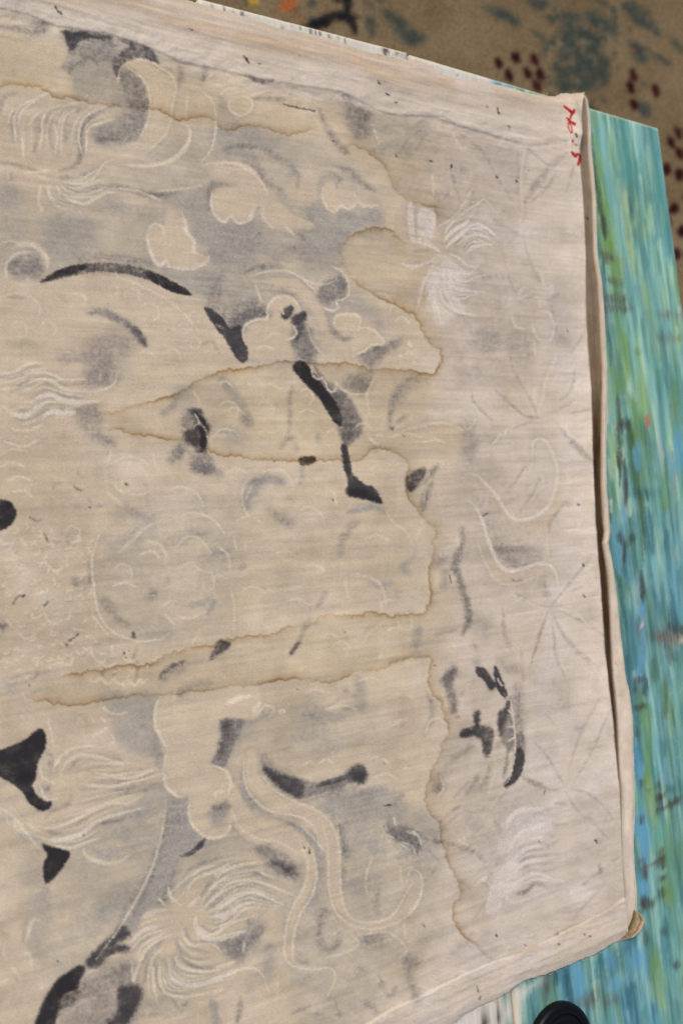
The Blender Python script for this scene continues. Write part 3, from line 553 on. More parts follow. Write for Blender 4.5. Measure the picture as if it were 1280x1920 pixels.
s('l', .85, [1.5, 2.6, 3, 2, 1.2], 2.2, '265,900 280,830 340,770 420,745 520,750|300,900 330,830 400,790 500,800 600,830 685,830|560,905 660,902 740,872 792,862|200,940 230,1010 290,1005|200,840 215,900 275,930|180,1150 280,1150 380,1110 480,1060 560,1030 640,1030 720,985|250,1232 350,1252 440,1222 510,1200|0,1050 60,1090 110,1150 200,1260|480,880 580,890 680,865|420,940 560,945 680,915')
s('w', .85, [2, 4, 4, 3, 1.5], 2.4, '160,1190 280,1215 400,1185 490,1120 600,1082 725,1050'); s('l', .6, 2.5, 2.5, '70,1090 90,1160 160,1180|30,1060 40,1130|120,1120 200,1170')
p('c', .9, 4, '800,520 900,480 1080,455 1290,440 1290,600 1100,612 1100,700 1070,790 1060,840 1120,855 1155,930 1140,1000 1080,1010 1000,1000 930,1000 830,950 812,870 825,780 790,690 782,600')
s('l', .9, [1.5, 3, 3, 2], 2.2, '800,495 778,560 778,640 800,690 830,740 850,742|815,860 830,940 880,990 925,1000|1060,840 1130,870 1152,930 1140,990'); s('l', .5, 2, 2.4, '880,440 870,560 900,580|820,850 830,780|860,730 960,710 1040,730 1040,760')
s('h', .6, 9, 9, '900,500 960,440 1060,430'); p('k', .95, 3, '1100,622 1205,608 1215,640 1180,720 1150,790 1115,862 1058,832 1090,760 1108,690'); p('d', .5, 7, '1105,625 1160,615 1140,760 1080,810 1105,700'); p('g', .85, 8, '1190,610 1280,600 1240,680 1180,760 1130,830 1160,700')
p('c', .85, 4, '950,1000 945,1080 980,1160 1060,1200 1140,1170 1160,1090 1130,1020 1040,1000'); s('l', .85, [1.5, 3, 3, 2], 2.4, '950,1000 945,1080 980,1160 1060,1203 1140,1170 1160,1090|1075,1010 1080,980 1120,970')
p('m', .85, 3, '1058,1045 1140,1022 1142,1052 1070,1062'); p('h', .98, 5, '1040,1085 1070,1060 1135,1050 1130,1110 1090,1142 1050,1130'); s('d', .6, [1.5, 4, 3], 3, '940,1282 980,1255 1025,1208'); p('m', .35, 7, '830,1080 860,1010 940,1020 920,1100 860,1200')
s('h', .9, [3, 6, 8, 6], 6, '780,640 785,700 790,780 800,860|1215,860 1220,960 1260,1060'); s('m', .35, 4, 5, '770,560 768,640')
s('w', .6, 1.8, 1.8, '390,632 402,600 415,625|440,620 455,600 470,625|505,600 525,620'); s('w', .65, [3, 6, 4], 4, '1130,535 1180,505 1245,490'); s('l', .6, 2.4, 2.2, '505,530 540,570 590,585 640,575|555,680 570,720 550,740|240,600 270,740|460,700 540,650')
s('l', .8, 3, 2.2, '440,395 460,420 485,415 500,400 520,420 545,432 570,412 590,432 615,435 640,412 655,430 680,435 700,412 715,428 740,410'); s('m', .5, 2.2, 2, '510,392 520,352|568,392 580,360|678,425 690,350|100,505 160,480 240,450|60,400 140,380 190,375|130,420 190,380'); p('g', .7, 6, '0,400 60,405 100,470 40,480')
p('d', .5, 3.5, '1078,245 1110,213 1152,235 1130,262 1075,300 1050,310'); p('m', .4, 5, '790,430 850,350 920,315 925,330 860,390 810,430')
s('n', .7, 1.6, 1.4, '412,1188 418,1190|145,435 150,445', False)
# --- lower middle: dark cup, serpent bands
t(400, 1120)
p('k', .97, 3, '240,775 255,830 300,862 370,890 440,908 510,925 580,912 650,880 695,845 740,835 762,870 768,910 740,935 695,925 640,955 560,975 500,990 430,1007 380,982 310,930 262,890 240,830')
p('d', .75, 6, '250,850 330,880 440,915 450,960 430,1000 360,972 290,915'); p('d', .85, 5, '690,855 740,838 766,880 752,930 715,922 680,895'); s('d', .6, [3, 6, 5, 4], 4, '515,945 570,925 630,910 700,880'); s('m', .5, 7, 9, '245,770 300,850 400,895|500,1000 620,970 720,930')
p('c', .55, 6, '260,800 330,860 440,900 540,915 640,880 600,850 480,830 320,780')
p('g', .97, 5, '155,880 165,960 210,1020 300,1080 430,1110 500,1160 540,1290 460,1230 400,1160 300,1110 220,1070 170,1010'); p('m', .45, 7, '170,940 220,1010 320,1070 440,1110 400,1120 290,1080 200,1030')
s('c', .98, [9, 14, 16, 16, 15, 14], 4, '190,780 195,900 250,980 330,1040 440,1070 530,1120 580,1200 600,1300', False); s('c', .97, [9, 14, 15, 14], 4, '95,1010 130,1120 210,1190 330,1225 430,1290', False)
s('l', .7, 2, 2.2, '150,800 158,920 200,1005 290,1068 430,1098 500,1150 545,1285|250,900 300,960 400,1018 500,1056 570,1108 612,1180 628,1285|90,1060 130,1145 220,1205 330,1225 420,1280')
s('m', .5, [3, 6, 6, 4], 6, '530,1050 590,1080 630,1150 650,1230 655,1285'); p('g', .9, 9, '500,1010 680,960 840,960 860,1040 840,1110 700,1130 640,1200 600,1100'); s('m', .35, 6, 7, '720,992 780,980 840,968'); p('g', .8, 8, '840,960 930,980 980,1060 880,1140 860,1060')
p('g', .7, 9, '1000,1100 1060,1060 1140,1150 1140,1290 1000,1290 1030,1200'); p('m', .75, 4, '865,1135 900,1150 980,1148 1030,1195 1032,1260 1000,1272 960,1232 880,1192'); s('w', .7, 1.5, 1.4, '960,1170 1015,1180 1040,1240|930,1230 980,1260|900,1090 910,1140')
s('m', .45, 2.5, 3, '510,545 560,545 600,530 640,500|440,580 500,600|640,560 690,550'); s('m', .7, 3, 2, '655,465 668,470', False); s('h', .6, 10, 9, '740,570 735,480 725,400|480,570 560,590 650,600'); p('g', .4, 12, '430,560 600,600 640,720 560,840 480,820')
s('w', .7, [2, 4, 2], 3, '890,640 920,620 965,608'); s('w', .75, 4, 3, '330,575 350,570|200,570 230,530'); s('w', .75, [2, 5, 3], 3, '80,530 130,505 185,490'); s('w', .5, 2, 2, '1040,800 1055,790|945,860 960,850'); s('h', .8, 3, 3, '240,570 270,590 300,560')
p('m', .75, 4, '1140,420 1190,345 1212,370 1192,430 1210,500 1212,565 1185,575 1178,500 1165,450'); p('d', .85, 3, '1235,685 1260,660 1290,655 1290,690 1245,700'); s('m', .5, [2, 4, 4, 2], 4, '1060,465 1090,535 1092,600 1055,690'); s('l', .6, 2, 2, '1055,690 1080,625 1120,602 1165,640|1140,470 1170,550')
p('m', .35, 8, '1100,900 1140,890 1145,970 1115,985'); s('l', .5, 2, 2, '1130,890 1150,950 1120,1000'); s('k', .45, 3, 4, '1280,920 1200,1000|1170,1080 1230,1040'); p('g', .4, 10, '1180,700 1280,740 1200,880 1130,860')
s('n', .7, 1.4, 1.3, '417,459 421,462|855,1042 890,1040|1105,340 1109,344|853,828 856,832|480,1250 484,1275', False); s('k', .22, 1.1, 1.6, '640,640 800,620 1000,600|700,740 900,730|800,1000 1000,960|640,160 900,140', True)
# --- lower right: fan with the black crescent
t(800, 1120)
p('d', .95, 2.5, '245,352 290,355 320,400 342,435 320,462 280,412 250,390|333,355 350,350 383,430 402,490 380,502 345,442'); p('m', .5, 5, '360,322 460,340 455,380 400,372'); p('m', .5, 5, '235,310 255,300 265,340 240,345'); p('d', .5, 5, '300,430 340,440 330,475 305,460')
p('d', .75, 3, '412,495 415,560 390,620 372,690 352,640 358,580 390,540'); p('k', .92, 3, '355,600 380,560 420,570 435,640 440,720 412,780 402,860 378,905 398,760 368,720'); p('m', .6, 4, '360,600 400,600 380,720 365,700')
p('m', .55, 7, '432,440 470,450 482,680 445,690 436,560'); p('k', .97, 3, '440,690 482,685 488,800 462,855 432,840'); p('d', .95, 2.5, '430,845 440,790 460,750 488,790 470,885 412,950 385,948 390,920 420,890')
s('w', .85, 1.7, 1.5, '350,400 370,440 382,440|385,480 400,500 415,520 430,600 440,700 437,790 412,900 385,940|405,560 425,590|400,650 432,645|400,725 438,700|405,790 430,780|400,850 425,840')
p('d', .82, 3.5, '235,572 265,570 268,640 318,645 332,690 320,770 300,803 285,790 270,720 230,690 170,697 175,660 228,655'); p('m', .45, 5, '160,655 240,640 260,700 220,710')
s('m', .5, 4, 4.5, '270,950 300,900 312,840|345,760 360,720'); s('h', .9, 5, 5, '195,985 230,940 255,890|90,850 200,760 230,740'); s('k', .4, 3, 4, '340,1020 400,960|60,1170 150,1090|180,1060 260,1070 370,1000'); s('l', .5, 2.4, 2.6, '310,1060 380,970 420,940|330,900 310,980|330,760 345,860 320,920'); p('m', .3, 8, '30,900 80,890 80,970 40,980')
p('m', .7, 4, '75,420 130,345 140,370 122,430 145,500 146,570 118,575 112,500 95,450'); s('m', .7, 2.4, 2, '172,485 178,480|150,598 155,600', False)
s('k', .48, [1.5, 3, 3, 2], 3.5, '690,950 600,960 480,900|690,950 650,880 590,780 540,730|705,860 740,760 780,650 860,510|750,900 830,760 880,640 920,560|690,970 740,1050 800,1110|720,960 800,980 880,1040 930,1110|610,60 560,190 520,330|620,60 680,180 750,260 860,350|630,180 645,300 690,400|590,580 640,640|800,1090 860,1160 900,1200|640,50 760,110 900,200')
s('m', .5, 4, 4, '475,895 530,925 590,950|745,655 775,660'); s('k', .4, 4, 5, '380,60 390,180 420,250|470,260 480,420'); s('l', .45, 1.8, 2, '650,460 690,500 650,550 600,510 650,460|540,540 700,520'); s('w', .6, 2.2, 2, '640,40 700,70 740,70 790,120|590,40 540,20 500,0|500,80 560,60')
s('n', .7, 1.6, 1.4, '585,985 590,965|1012,1040 1020,1048|1003,1140 1007,1146|558,1218 562,1222|1030,992 1036,996|965,490 980,494|845,1215 850,1220|940,325 955,345', False); s('m', .5, 2, 2.4, '590,1060 600,1062|640,1030 690,1030|840,1210 860,1220|805,305 812,330')
# lotus tuft near the lower right
p('v', .6, 14, '380,1140 460,1080 620,1060 600,1200 480,1260 560,1280 360,1280')
s('m', .55, [2, 4, 4, 2], 3.5, '340,1120 365,1170 380,1230'); s('m', .4, [1.5, 2.6, 2, 1], 3.5, '390,1180 430,1110 520,1080 600,1090|420,1220 480,1150 560,1120 640,1120|470,1250 540,1190 640,1190|420,1270 500,1240 560,1240')
t(800, 1440)
s('m', .4, [1.5, 2.8, 2.4, 1], 3.5, '430,330 480,270 560,230 640,240|440,420 510,340 600,290 700,280|490,410 550,370 610,390 660,360|450,480 520,440 620,440|410,610 470,630 540,580 600,600|480,510 540,480 620,480'); s('m', .45, [2, 5, 4, 2], 4, '420,625 490,620 540,580 600,590')
s('v', .72, [2, 4, 4, 2, 1], 2.6, '395,330 410,260 470,210 600,200|400,420 460,330 540,300 640,290|420,470 500,400 600,390|400,560 480,480 560,460 680,440|420,600 500,540 560,530 640,560 720,570|340,560 300,700 330,740|300,540 240,590|380,640 440,670 520,650'); p('v', .75, 9, '340,540 430,440 470,560 400,660 330,740 300,720')
s('m', .6, [1.5, 4, 6, 4, 2], 4, '-10,350 60,370 130,385 200,405 250,430 290,470'); s('w', .6, 1.8, 1.6, '170,370 200,385|200,420 240,390|230,440 250,410|160,360 190,350'); s('k', .4, 3, 4, '60,270 150,200|350,590 230,760|280,290 240,320|740,740 830,640 900,560|780,580 900,490 960,440|860,490 870,520|0,400 60,470')
s('m', .5, 3, 3, '862,485 868,520|780,585 790,580|215,830 230,825|640,835 655,830'); s('k', .35, 5, 6, '0,550 100,440|120,930 220,860|160,560 220,600'); s('n', .75, 1.8, 1.5, '558,370 562,372|785,832 790,836|810,840 813,843|655,880 662,884|1003,290 1006,293|1020,530 1023,533|840,360 850,375|490,885 494,888|345,835 350,842|265,1145 262,1160|250,1095 258,1118', False)
# --- bottom left
t(0, 1440)
p('g', .98, 8, '830,160 930,150 950,240 1000,320 1010,370 900,440 850,600 830,690 740,720 650,850 580,830 560,820 640,700 720,540 790,400 830,280'); s('m', .5, [3, 7, 7, 5], 7, '600,760 660,660 740,560 775,450 830,300|870,520 840,620 800,680')
p('b', .97, 2, '212,385 265,393 348,420 342,455 290,530 240,578 222,560 218,490 236,430'); s('m', .5, 4, 4, '205,380 240,415')
p('g', .6, 16, '160,600 220,580 265,700 250,900 220,1000 130,900 150,720|330,500 480,480 500,560 420,600'); s('m', .35, 5, 7, '235,590 245,690|130,760 120,860')
s('l', .75, [2, 4, 4, 2], 3, '415,400 440,445 540,478 610,460 655,430'); s('h', .9, 5, 6, '460,400 520,440 600,430'); p('g', .9, 8, '450,745 500,650 600,595 695,575 640,650 560,760 520,780')
p('d', .85, 6, '560,835 600,785 640,800 650,840 600,865 565,900 600,880 655,900 645,922 565,930 500,995 425,985 480,905')
p('k', .6, 16, '400,1060 500,1000 640,950 710,1090 690,1180 640,1290 290,1290 330,1190 420,1130'); p('b', .97, 3, '295,1050 400,985 425,1010 405,1060 380,1110 330,1130 300,1175 270,1290 175,1290 205,1200 250,1110'); p('b', .6, 10, '270,1160 400,1100 440,1080 360,1180 290,1220')
p('d', .9, 7, '590,1110 640,1090 705,1090 708,1130 690,1190 650,1270 620,1290 500,1290 590,1230'); s('w', .5, 1.8, 2, '400,1065 450,1020 500,1005|500,1000 540,950 600,930'); s('w', .35, 3, 4, '290,1260 400,1180 480,1150')
s('d', .7, [3, 4.5, 4, 2], 3, '893,440 940,432 980,410 1025,370'); p('g', .9, 6, '760,480 800,440 860,430 900,470 850,620 760,640')
# big lotus with flowing strands
p('g', .98, 7, '1090,880 1225,820 1225,960 1150,970 1100,920|1230,760 1290,720 1290,900 1230,900'); p('c', .8, 6, '840,700 900,560 1000,500 1290,430 1290,740 1160,770 1060,830 1200,830 1100,900 1180,970 1100,1020 1200,1010 1110,1110 960,1130 830,1130 780,1180 670,1080 660,960 720,850 700,760')
s('h', .98, [2, 3.5, 3.5, 2], 3.5, '910,560 960,500 1060,460 1180,430|950,600 990,530 1080,490 1200,460|1005,640 1060,560 1150,515 1280,490|1020,680 1090,600 1180,550 1280,540|1030,710 1110,650 1210,600 1280,590|1050,730 1130,700 1210,650 1280,650|1010,790 1060,815 1150,760 1230,720|930,800 950,860 1020,870 1120,860|880,860 920,960 1000,1000 1120,1000|870,920 880,1000 950,1030 1080,1030|820,960 870,1060 960,1080 1100,1050|780,980 790,1080 840,1120 980,1140|690,930 740,880 820,850|700,1000 730,940 820,860|720,1080 740,980')
s('m', .3, 2, 3, '1020,680 1090,600 1180,552|880,880 930,970 1020,1005|1005,640 1060,560 1150,515|690,900 760,840')
s('l', .9, [1.5, 2.6, 3, 2, 1.2], 2, '1010,660 1080,580 1170,530 1285,510|1020,695 1100,625 1200,580 1285,565|1050,722 1130,680 1220,630 1285,618|1000,800 1060,832 1160,775 1285,735|920,780 912,830 960,885 1060,880 1110,922|870,920 900,990 1000,1018 1100,1005 1175,970|800,960 800,1060 840,1130 960,1140 1110,1110|760,960 770,1080 790,1185|660,960 668,1060 690,1000 740,900 830,840|680,955 720,885 830,820|840,590 855,645 910,690|960,545 1000,510 1080,485|930,640 970,560 1060,520 1150,490|940,700 1000,640')
s('w', .9, [3, 5, 5, 3, 1.5], 2.4, '980,735 985,800 1040,852 1120,852 1225,820|1050,745 1130,735 1200,690 1285,665'); s('w', .8, [2, 4, 5, 4, 2], 2.6, '845,950 860,1050 950,1085 1060,1062 1200,1012|700,755 760,720 835,708|650,875 715,815 800,790'); s('l', .8, 2, 2, '790,650 830,690|720,750 770,735')
s('m', .6, [2, 4.5, 3], 4, '865,1160 900,1205 950,1160'); s('h', .98, 8, 7, '1060,1160 1075,1230 1085,1290'); s('m', .65, [2, 5, 5, 3], 5, '1200,1150 1198,1210 1185,1280'); s('m', .4, 5, 6, '700,1250 800,1220|640,1270 720,1230'); p('g', .6, 10, '800,1130 960,1150 900,1230 760,1220')
p('c', .5, 9, '0,890 120,900 210,1000 190,1200 0,1290'); s('l', .5, 3, 2.6, '20,900 30,960|110,940 150,930 160,1000|200,1070 212,1100|60,1000 100,1040|130,870 160,770 200,760|0,1080 40,1060'); s('k', .35, 2.4, 3, '75,1040 85,1060|100,1150 110,1190|60,1180 90,1200'); s('d', .7, 1.6, 1.4, '291,962 293,968|1112,795 1114,798', False); s('n', .7, 1.8, 1.5, '412,330 420,335', False)
# --- bottom middle: bands end in curls
t(400, 1440)
p('g', .98, 6, '160,60 175,140 220,200 300,260 430,290 500,340 550,420 545,600 520,680 440,660 480,560 495,470 480,410 420,350 300,280 220,230 170,170'); p('m', .42, 7, '165,120 200,190 300,245 440,290 380,290 280,250 200,210'); p('g', .9, 9, '430,260 520,290 560,400 540,420 480,350')
s('c', .98, [14, 16, 16, 15, 14, 13, 12, 11, 10, 8], 4, '190,60 260,170 350,215 450,250 540,310 590,420 600,560 630,680 680,750', True)
s('c', .45, [13, 12, 11, 10, 8], 5, '630,690 740,790 860,775 960,710 1025,600 1010,530')
s('c', .97, [14, 15, 15, 14, 12, 10, 9, 8, 7], 4, '100,90 150,210 260,270 370,320 450,390 485,480 470,590 420,700 390,800', True)
s('c', .5, [10, 9, 8, 7], 5, '400,760 385,850 385,930 440,1000 570,1010')
s('l', .75, 2, 2, '545,270 572,400 578,600 612,720 690,785 800,805 920,770 1010,690 1042,600 1030,525 990,508 965,545|615,240 632,420 632,520 645,660 695,755 790,773 885,745 950,650 995,570|440,290 510,360 560,420|490,400 515,500 500,620 430,740 400,860 400,960 450,995|430,370 470,470 460,580 400,690 365,800 355,930 400,990 500,1005 580,1000 610,1050 570,1140')
s('m', .45, [3, 5, 5, 3], 6, '630,290 655,380 660,470 640,600'); p('g', .7, 9, '640,160 830,110 860,200 840,420 780,480 760,380 680,440 640,300'); p('g', .5, 10, '900,350 1000,400 1080,480 1040,600 960,460')
p('m', .85, 3.5, '272,470 320,455 400,480 432,530 412,562 360,540 300,512'); p('d', .4, 3, '300,470 380,490 420,540 360,520'); p('m', .65, 5, '205,405 270,380 300,410 345,420 385,448 300,450 230,430')
p('m', .65, 5, '160,880 180,840 225,790 270,775 240,830 195,900'); p('m', .55, 7, '0,875 90,840 160,830 150,960 60,930'); s('m', .6, 4, 4, '262,900 280,890|170,740 180,780'); p('g', .9, 8, '250,920 310,880 310,1000 240,1030')
s('h', .98, [2, 4, 4, 2], 4, '0,620 80,545 190,520 290,555|0,700 80,620 170,580 270,590|0,770 100,690 200,650 300,680|20,500 120,480 200,470|40,880 100,830'); s('m', .3, 2.4, 4, '0,620 80,545 190,520 290,555|0,690 80,610 170,575')
s('l', .85, [1.5, 2.6, 2.6, 1.5], 2, '0,570 60,512 140,482 245,470|0,660 70,585 150,560 260,580 410,642|0,800 80,772 160,705 260,700|0,540 60,500|0,860 80,830 160,815|0,1060 80,1020 200,1000 260,1050|230,520 300,550|0,1000 40,990 110,970'); s('w', .85, [2, 3.5, 3, 1.5], 2, '0,745 100,645 200,622 290,655 350,685'); s('l', .6, 2, 2, '260,1060 275,1120|155,870 150,920|320,1020 320,1160|0,1120 50,1105')
s('m', .55, [8, 6, 5, 7, 6, 4, 3], 5, '555,710 535,760 530,840 550,900 590,905 625,870 620,815'); p('m', .3, 6, '510,720 570,690 590,720 540,780'); s('l', .6, 2, 2.4, '690,835 725,880 650,925 560,950|720,835 860,820 930,860 962,915 920,960|600,830 640,800')
p('m', .45, 7, '730,840 860,828 850,890 760,905'); p('m', .5, 7, '915,960 1040,940 1005,1000 1000,1080 1035,1120 1020,1185 980,1100 960,1000'); s('m', .6, [3, 5, 5, 3], 4.5, '830,1040 850,1110 880,1135 915,1095'); s('m', .35, 7, 7, '750,1160 820,1220'); s('m', .4, [3, 6, 6, 4], 6, '580,1150 615,1180 630,1250|510,1220 545,1255'); s('m', .5, 3, 3, '130,1150 135,1200 120,1270|390,1230 480,1190'); s('m', .35, 8, 8, '430,960 450,970|720,1010 760,1010')
s('m', .45, [2, 4, 6, 5, 2], 5, '780,750 820,730 815,650 830,600'); s('m', .45, [2, 4, 4, 2], 5, '860,738 900,715 945,650 985,570'); p('g', .9, 8, '770,380 860,390 830,440 790,430|660,560 790,530 830,600 700,640'); s('l', .5, 2, 2, '770,640 760,560 790,450|930,500 945,600|950,770 960,850')
p('m', .75, 4, '872,280 900,300 985,315 1035,360 1040,410 1010,438 965,400 880,340'); s('w', .75, 1.5, 1.4, '970,320 1020,340 1042,390|940,370 990,390 1010,432|860,330 900,350'); p('g', .9, 7, '920,420 1000,430 940,470'); s('m', .45, 4, 5, '870,270 890,290 870,230|890,190 950,130'); s('m', .45, 3, 4, '1060,360 1130,370|930,455 960,445')
s('n', .7, 1.6, 1.4, '452,395 456,400|478,422 483,426|865,185 885,182|850,290 853,295|45,795 48,798|1050,785 1053,795', False)
C.tile(0, 1440)
C.strands('960,545 1000,510 1080,485 1180,430|1010,660 1080,580 1170,530 1285,510|1020,695 1100,625 1200,580 1285,565|1050,722 1130,680 1220,630 1285,618|1050,745 1130,735 1200,690 1285,665|1000,800 1060,832 1160,775 1285,735')
C.strands('920,780 912,830 960,885 1110,922|870,920 900,990 1000,1018 1175,970|845,950 860,1050 950,1085 1200,1012|800,960 800,1060 840,1130 1110,1110')
C.strands('700,755 760,720 835,708 900,700|650,875 715,815 800,790 880,770|660,960 690,900 760,850 860,820|700,1080 720,960 780,890 880,850|790,1185 770,1080 790,960 880,880', 2)
C.strands('800,640 850,600 900,560 980,500|840,660 900,610 950,560 1040,500|900,690 940,640 980,580 1080,520', 2)
C.tile(400, 1440); C.strands('0,570 60,512 140,482 245,470|0,660 70,585 150,560 350,610|0,745 100,645 200,622 355,690|0,800 80,772 160,705 300,700', 3)
C.tile(0, 1120)
C.strands('300,900 330,830 400,790 685,830|420,870 500,870 600,865 750,850|430,915 560,930 680,900 800,865|400,975 520,960 640,950 800,910|300,1090 400,1060 520,1010 780,940|180,1150 380,1110 560,1030 720,985|160,1190 400,1185 490,1120 725,1050|250,1232 350,1252 440,1222 600,1150', 2)
C.strands('0,930 60,1000 110,1080 230,1180|0,1000 50,1080 100,1150 200,1250|0,1060 30,1130 70,1190 140,1270', 3, .5)
C.tile(0, 400); C.strands('0,800 80,790 140,755 220,745|0,850 100,830 230,795 430,830|60,900 190,830 330,880 570,850|120,960 260,905 420,945 515,935|40,990 120,1015 250,960 378,990|60,1085 150,1085 215,1055 300,1040', 2, .55)
C.tile(400, 400); C.strands('1120,230 1060,330 1035,400 1020,475|1120,260 1080,360 1090,440 1115,525|1140,250 1105,400 1120,470 1135,540|1150,280 1160,380 1200,470 1250,490|1170,260 1200,370 1240,385 1300,380|1180,240 1230,280 1280,295 1330,290', 2, .62, 1.3, lk='v')
C.tile(800, 400); C.strands('100,240 150,290 200,300 255,292|90,270 140,320 190,340 305,308|60,300 120,360 205,385 280,395|60,330 110,400 150,430 250,400|50,330 80,430 150,490 245,512', 2, .6, 1.2, lk='v')
C.strands('90,120 150,70 200,40 240,-30|120,150 180,100 270,60 335,110|150,160 200,120 240,110 355,190|200,200 230,165 300,155 330,160', 3, .6, 1.2, lk='v')
C.tile(800, 1440); C.strands('395,330 410,260 470,210 600,200|400,420 460,330 540,300 640,290|420,470 500,400 600,390 680,370|400,560 480,480 560,460 680,440|410,590 500,540 560,530 720,570|420,625 500,600 560,575 640,600', 2, .5, 1.4, lk='v')
C.strands('230,560 290,600 320,640 330,720|260,520 330,560 360,640 300,760|330,520 370,600 380,680 300,790', 2, .45, 1.6, lk='v')
C.tile(0, 0); C.strands('430,760 440,650 490,620 570,595|400,770 410,660 450,590 580,525|310,780 320,650 350,570 440,475|275,780 265,660 300,560 400,500|190,770 210,680 220,600 330,525|120,790 110,700 110,580 230,500|60,760 40,640 60,540 200,470', 2, .6)
C.strands('300,885 380,885 470,840 565,800|310,905 400,920 490,860 560,830|300,920 360,965 480,950 575,965|250,930 300,990 400,1020 480,990|215,930 230,990 270,1030 330,1060', 2, .6)
# scales and beads round the face on the left
r9 = np.random.default_rng(9)
C.tile(0, 0, 1.0)
for k in range(190):
    x, y = r9.uniform(0, 250), 985 + 300 * r9.random()
    if (x - 240) ** 2 / 75 ** 2 + (y - 1110) ** 2 / 110 ** 2 < 1: continue
    q = r9.uniform(4, 9); f = r9.uniform(-.5, .6) + (1.2 if y > 1180 else .4)
    P = np.array([(x + q * math.cos(f + e), y + q * .8 * math.sin(f + e)) for e in np.linspace(-1.3, 1.3, 5)])
    C.ops.append(('s', 'l', r9.uniform(.4, .85), [.7, 1.6, .7], 1.6, P, True))
    if k % 3 == 0: C.ops.append(('s', 'm', r9.uniform(.2, .5), [.5, 1.1, .5], 1.4, P + (1.5, 2.5), True))
C.halo(); C.run()
# writing on the corner: red ink
t(1000, 150, .125)
s('r', .95, [1.8, 2.4, 2.6, 2.0], 1.4, '450,390 500,430 560,475 600,485', False); s('r', .92, [2.6, 2.4, 1.3], 1.4, '605,455 575,500 550,560 540,590', False)
s('r', .9, [1.5, 2.2, 2.4, 2.9], 1.4, '500,570 530,610 570,640 612,660', False); s('r', .85, 1.1, 1.2, '520,640 512,690 535,750 570,795 576,760 560,700 535,645', False)
s('r', .85, 1.8, 1.4, '576,905 588,925', False); s('r', .8, 1.2, 1.2, '624,966 632,972', False); s('r', .92, [2, 2.8, 2.4, 2, 2.6, 2.8, 2.4], 1.4, '568,1080 600,1120 630,1145 645,1110 685,1130 690,1180 665,1265', False)
s('n', .8, 2.6, 2, '635,810 645,850', False); s('n', .5, 1.2, 1.2, '465,900 468,905|500,790 503,793|680,1028 684,1032', False)
sv = C.wx, C.wy, C.blot; C.wx = C.wx * .25; C.wy = C.wy * .25; C.blot = np.ones_like(C.blot)
C.gk = .3; C.run(); C.gk = 1.35; C.wx, C.wy, C.blot = sv
# woven texture over everything, strongest where pigment sits on the threads
lum = C.rgb.mean(2, keepdims=True); pg = sstep(172, 120, lum) * sstep(55, 95, lum)
C.rgb *= 1 - slub * np.array((.032, .034, .034), np.float32)
C.rgb *= 1 + (1 + 1.3 * pg) * (.036 * (weft[..., None] - .5) + .045 * (warp[..., None] - .5) + .05 * (white[..., None] - .5) + .05 * (spk[..., None] - .5) + .09 * (mid - .5) + pg * (.18 * (fbm(C.X / 4.5, C.Y / 4.5, 62, 3)[..., None] - .5) + .10 * (spk[..., None] - .5)))
# tide lines
P_ = lambda q: np.array([[float(v) for v in k.split(',')] for k in q.split()])
C.stain(P_('-60,170 0,164 22,160 56,158 86,171 109,184 135,184 161,191 210,199 255,202 285,206 311,214 330,225 345,227 360,225 382,221 401,225 416,240 439,244 458,236 480,236'), 0.66, 18)
C.stain(P_('400,234 422,240 449,242 475,234 498,240 520,251 543,253 565,249 590,242 604,246'), 0.53, 14)
C.stain(P_('636,274 662,272 685,279 700,292 722,311 730,330 734,349 752,368 775,379 797,386 812,394 820,410 816,430'), 0.59, 16)
C.stain(P_('768,458 752,447 730,431 697,426 659,439 640,457 636,475 643,501 662,527 689,546 715,561 737,572 760,584 779,599 786,610 794,629 809,647 824,666 820,685 811,700 794,700 767,696 730,692 707,691 692,694 677,685 655,679 625,679 587,679 550,679 512,681 475,689 437,691 412,696 389,706 364,718 338,733 315,741 285,751 262,758 232,766 190,773'), 0.73, 15)
C.stain(P_('196,800 225,805 240,812 262,817 292,822 322,824 345,826 375,836 398,849 420,856 442,855 468,861 498,863 550,867 610,865 655,867 677,861 696,846 719,844 741,850 757,861 764,864 764,898 762,924 771,942 786,965 805,984 814,991 816,1002 811,1018 814,1032 805,1055 803,1077 805,1100 807,1119 801,1138 796,1147 775,1151 737,1152 719,1152 692,1149 670,1152 647,1151 625,1152 610,1152 595,1160 572,1169 557,1171 535,1175 520,1184 494,1190 467,1192 437,1196 400,1205 375,1212 348,1214 337,1222 315,1230 292,1241 262,1247 225,1250 195,1257 165,1258 112,1268'), 0.73, 15)
C.stain(P_('38,1306 75,1314 128,1323 169,1318 210,1312 248,1307 278,1303 315,1301 337,1303 360,1299 405,1292 435,1288 480,1285 512,1280 550,1277 580,1277 610,1280 640,1273 670,1258 715,1255 737,1242 765,1235 790,1233 806,1233 804,1250 802,1270 808,1300 823,1322 834,1345 840,1374 828,1390 821,1412 810,1442 802,1470 796,1502 805,1525 823,1543 824,1570 832,1595 842,1627 857,1650 862,1672 850,1698 851,1724 867,1754 889,1769 905,1789 928,1802 942,1803'), 0.73, 15)
C.stain(P_('1160,1440 1164,1480 1168,1530 1168,1590 1170,1640 1172,1690'), 0.49, 6, .8)
C.stain(P_('1170,1684 1137,1704 1100,1723 1062,1742 1025,1762 987,1779 950,1794'), 0.36, 6, .8)
C.stain(P_('412,133 440,143 470,147 500,158 540,166'), 0.33, 8)
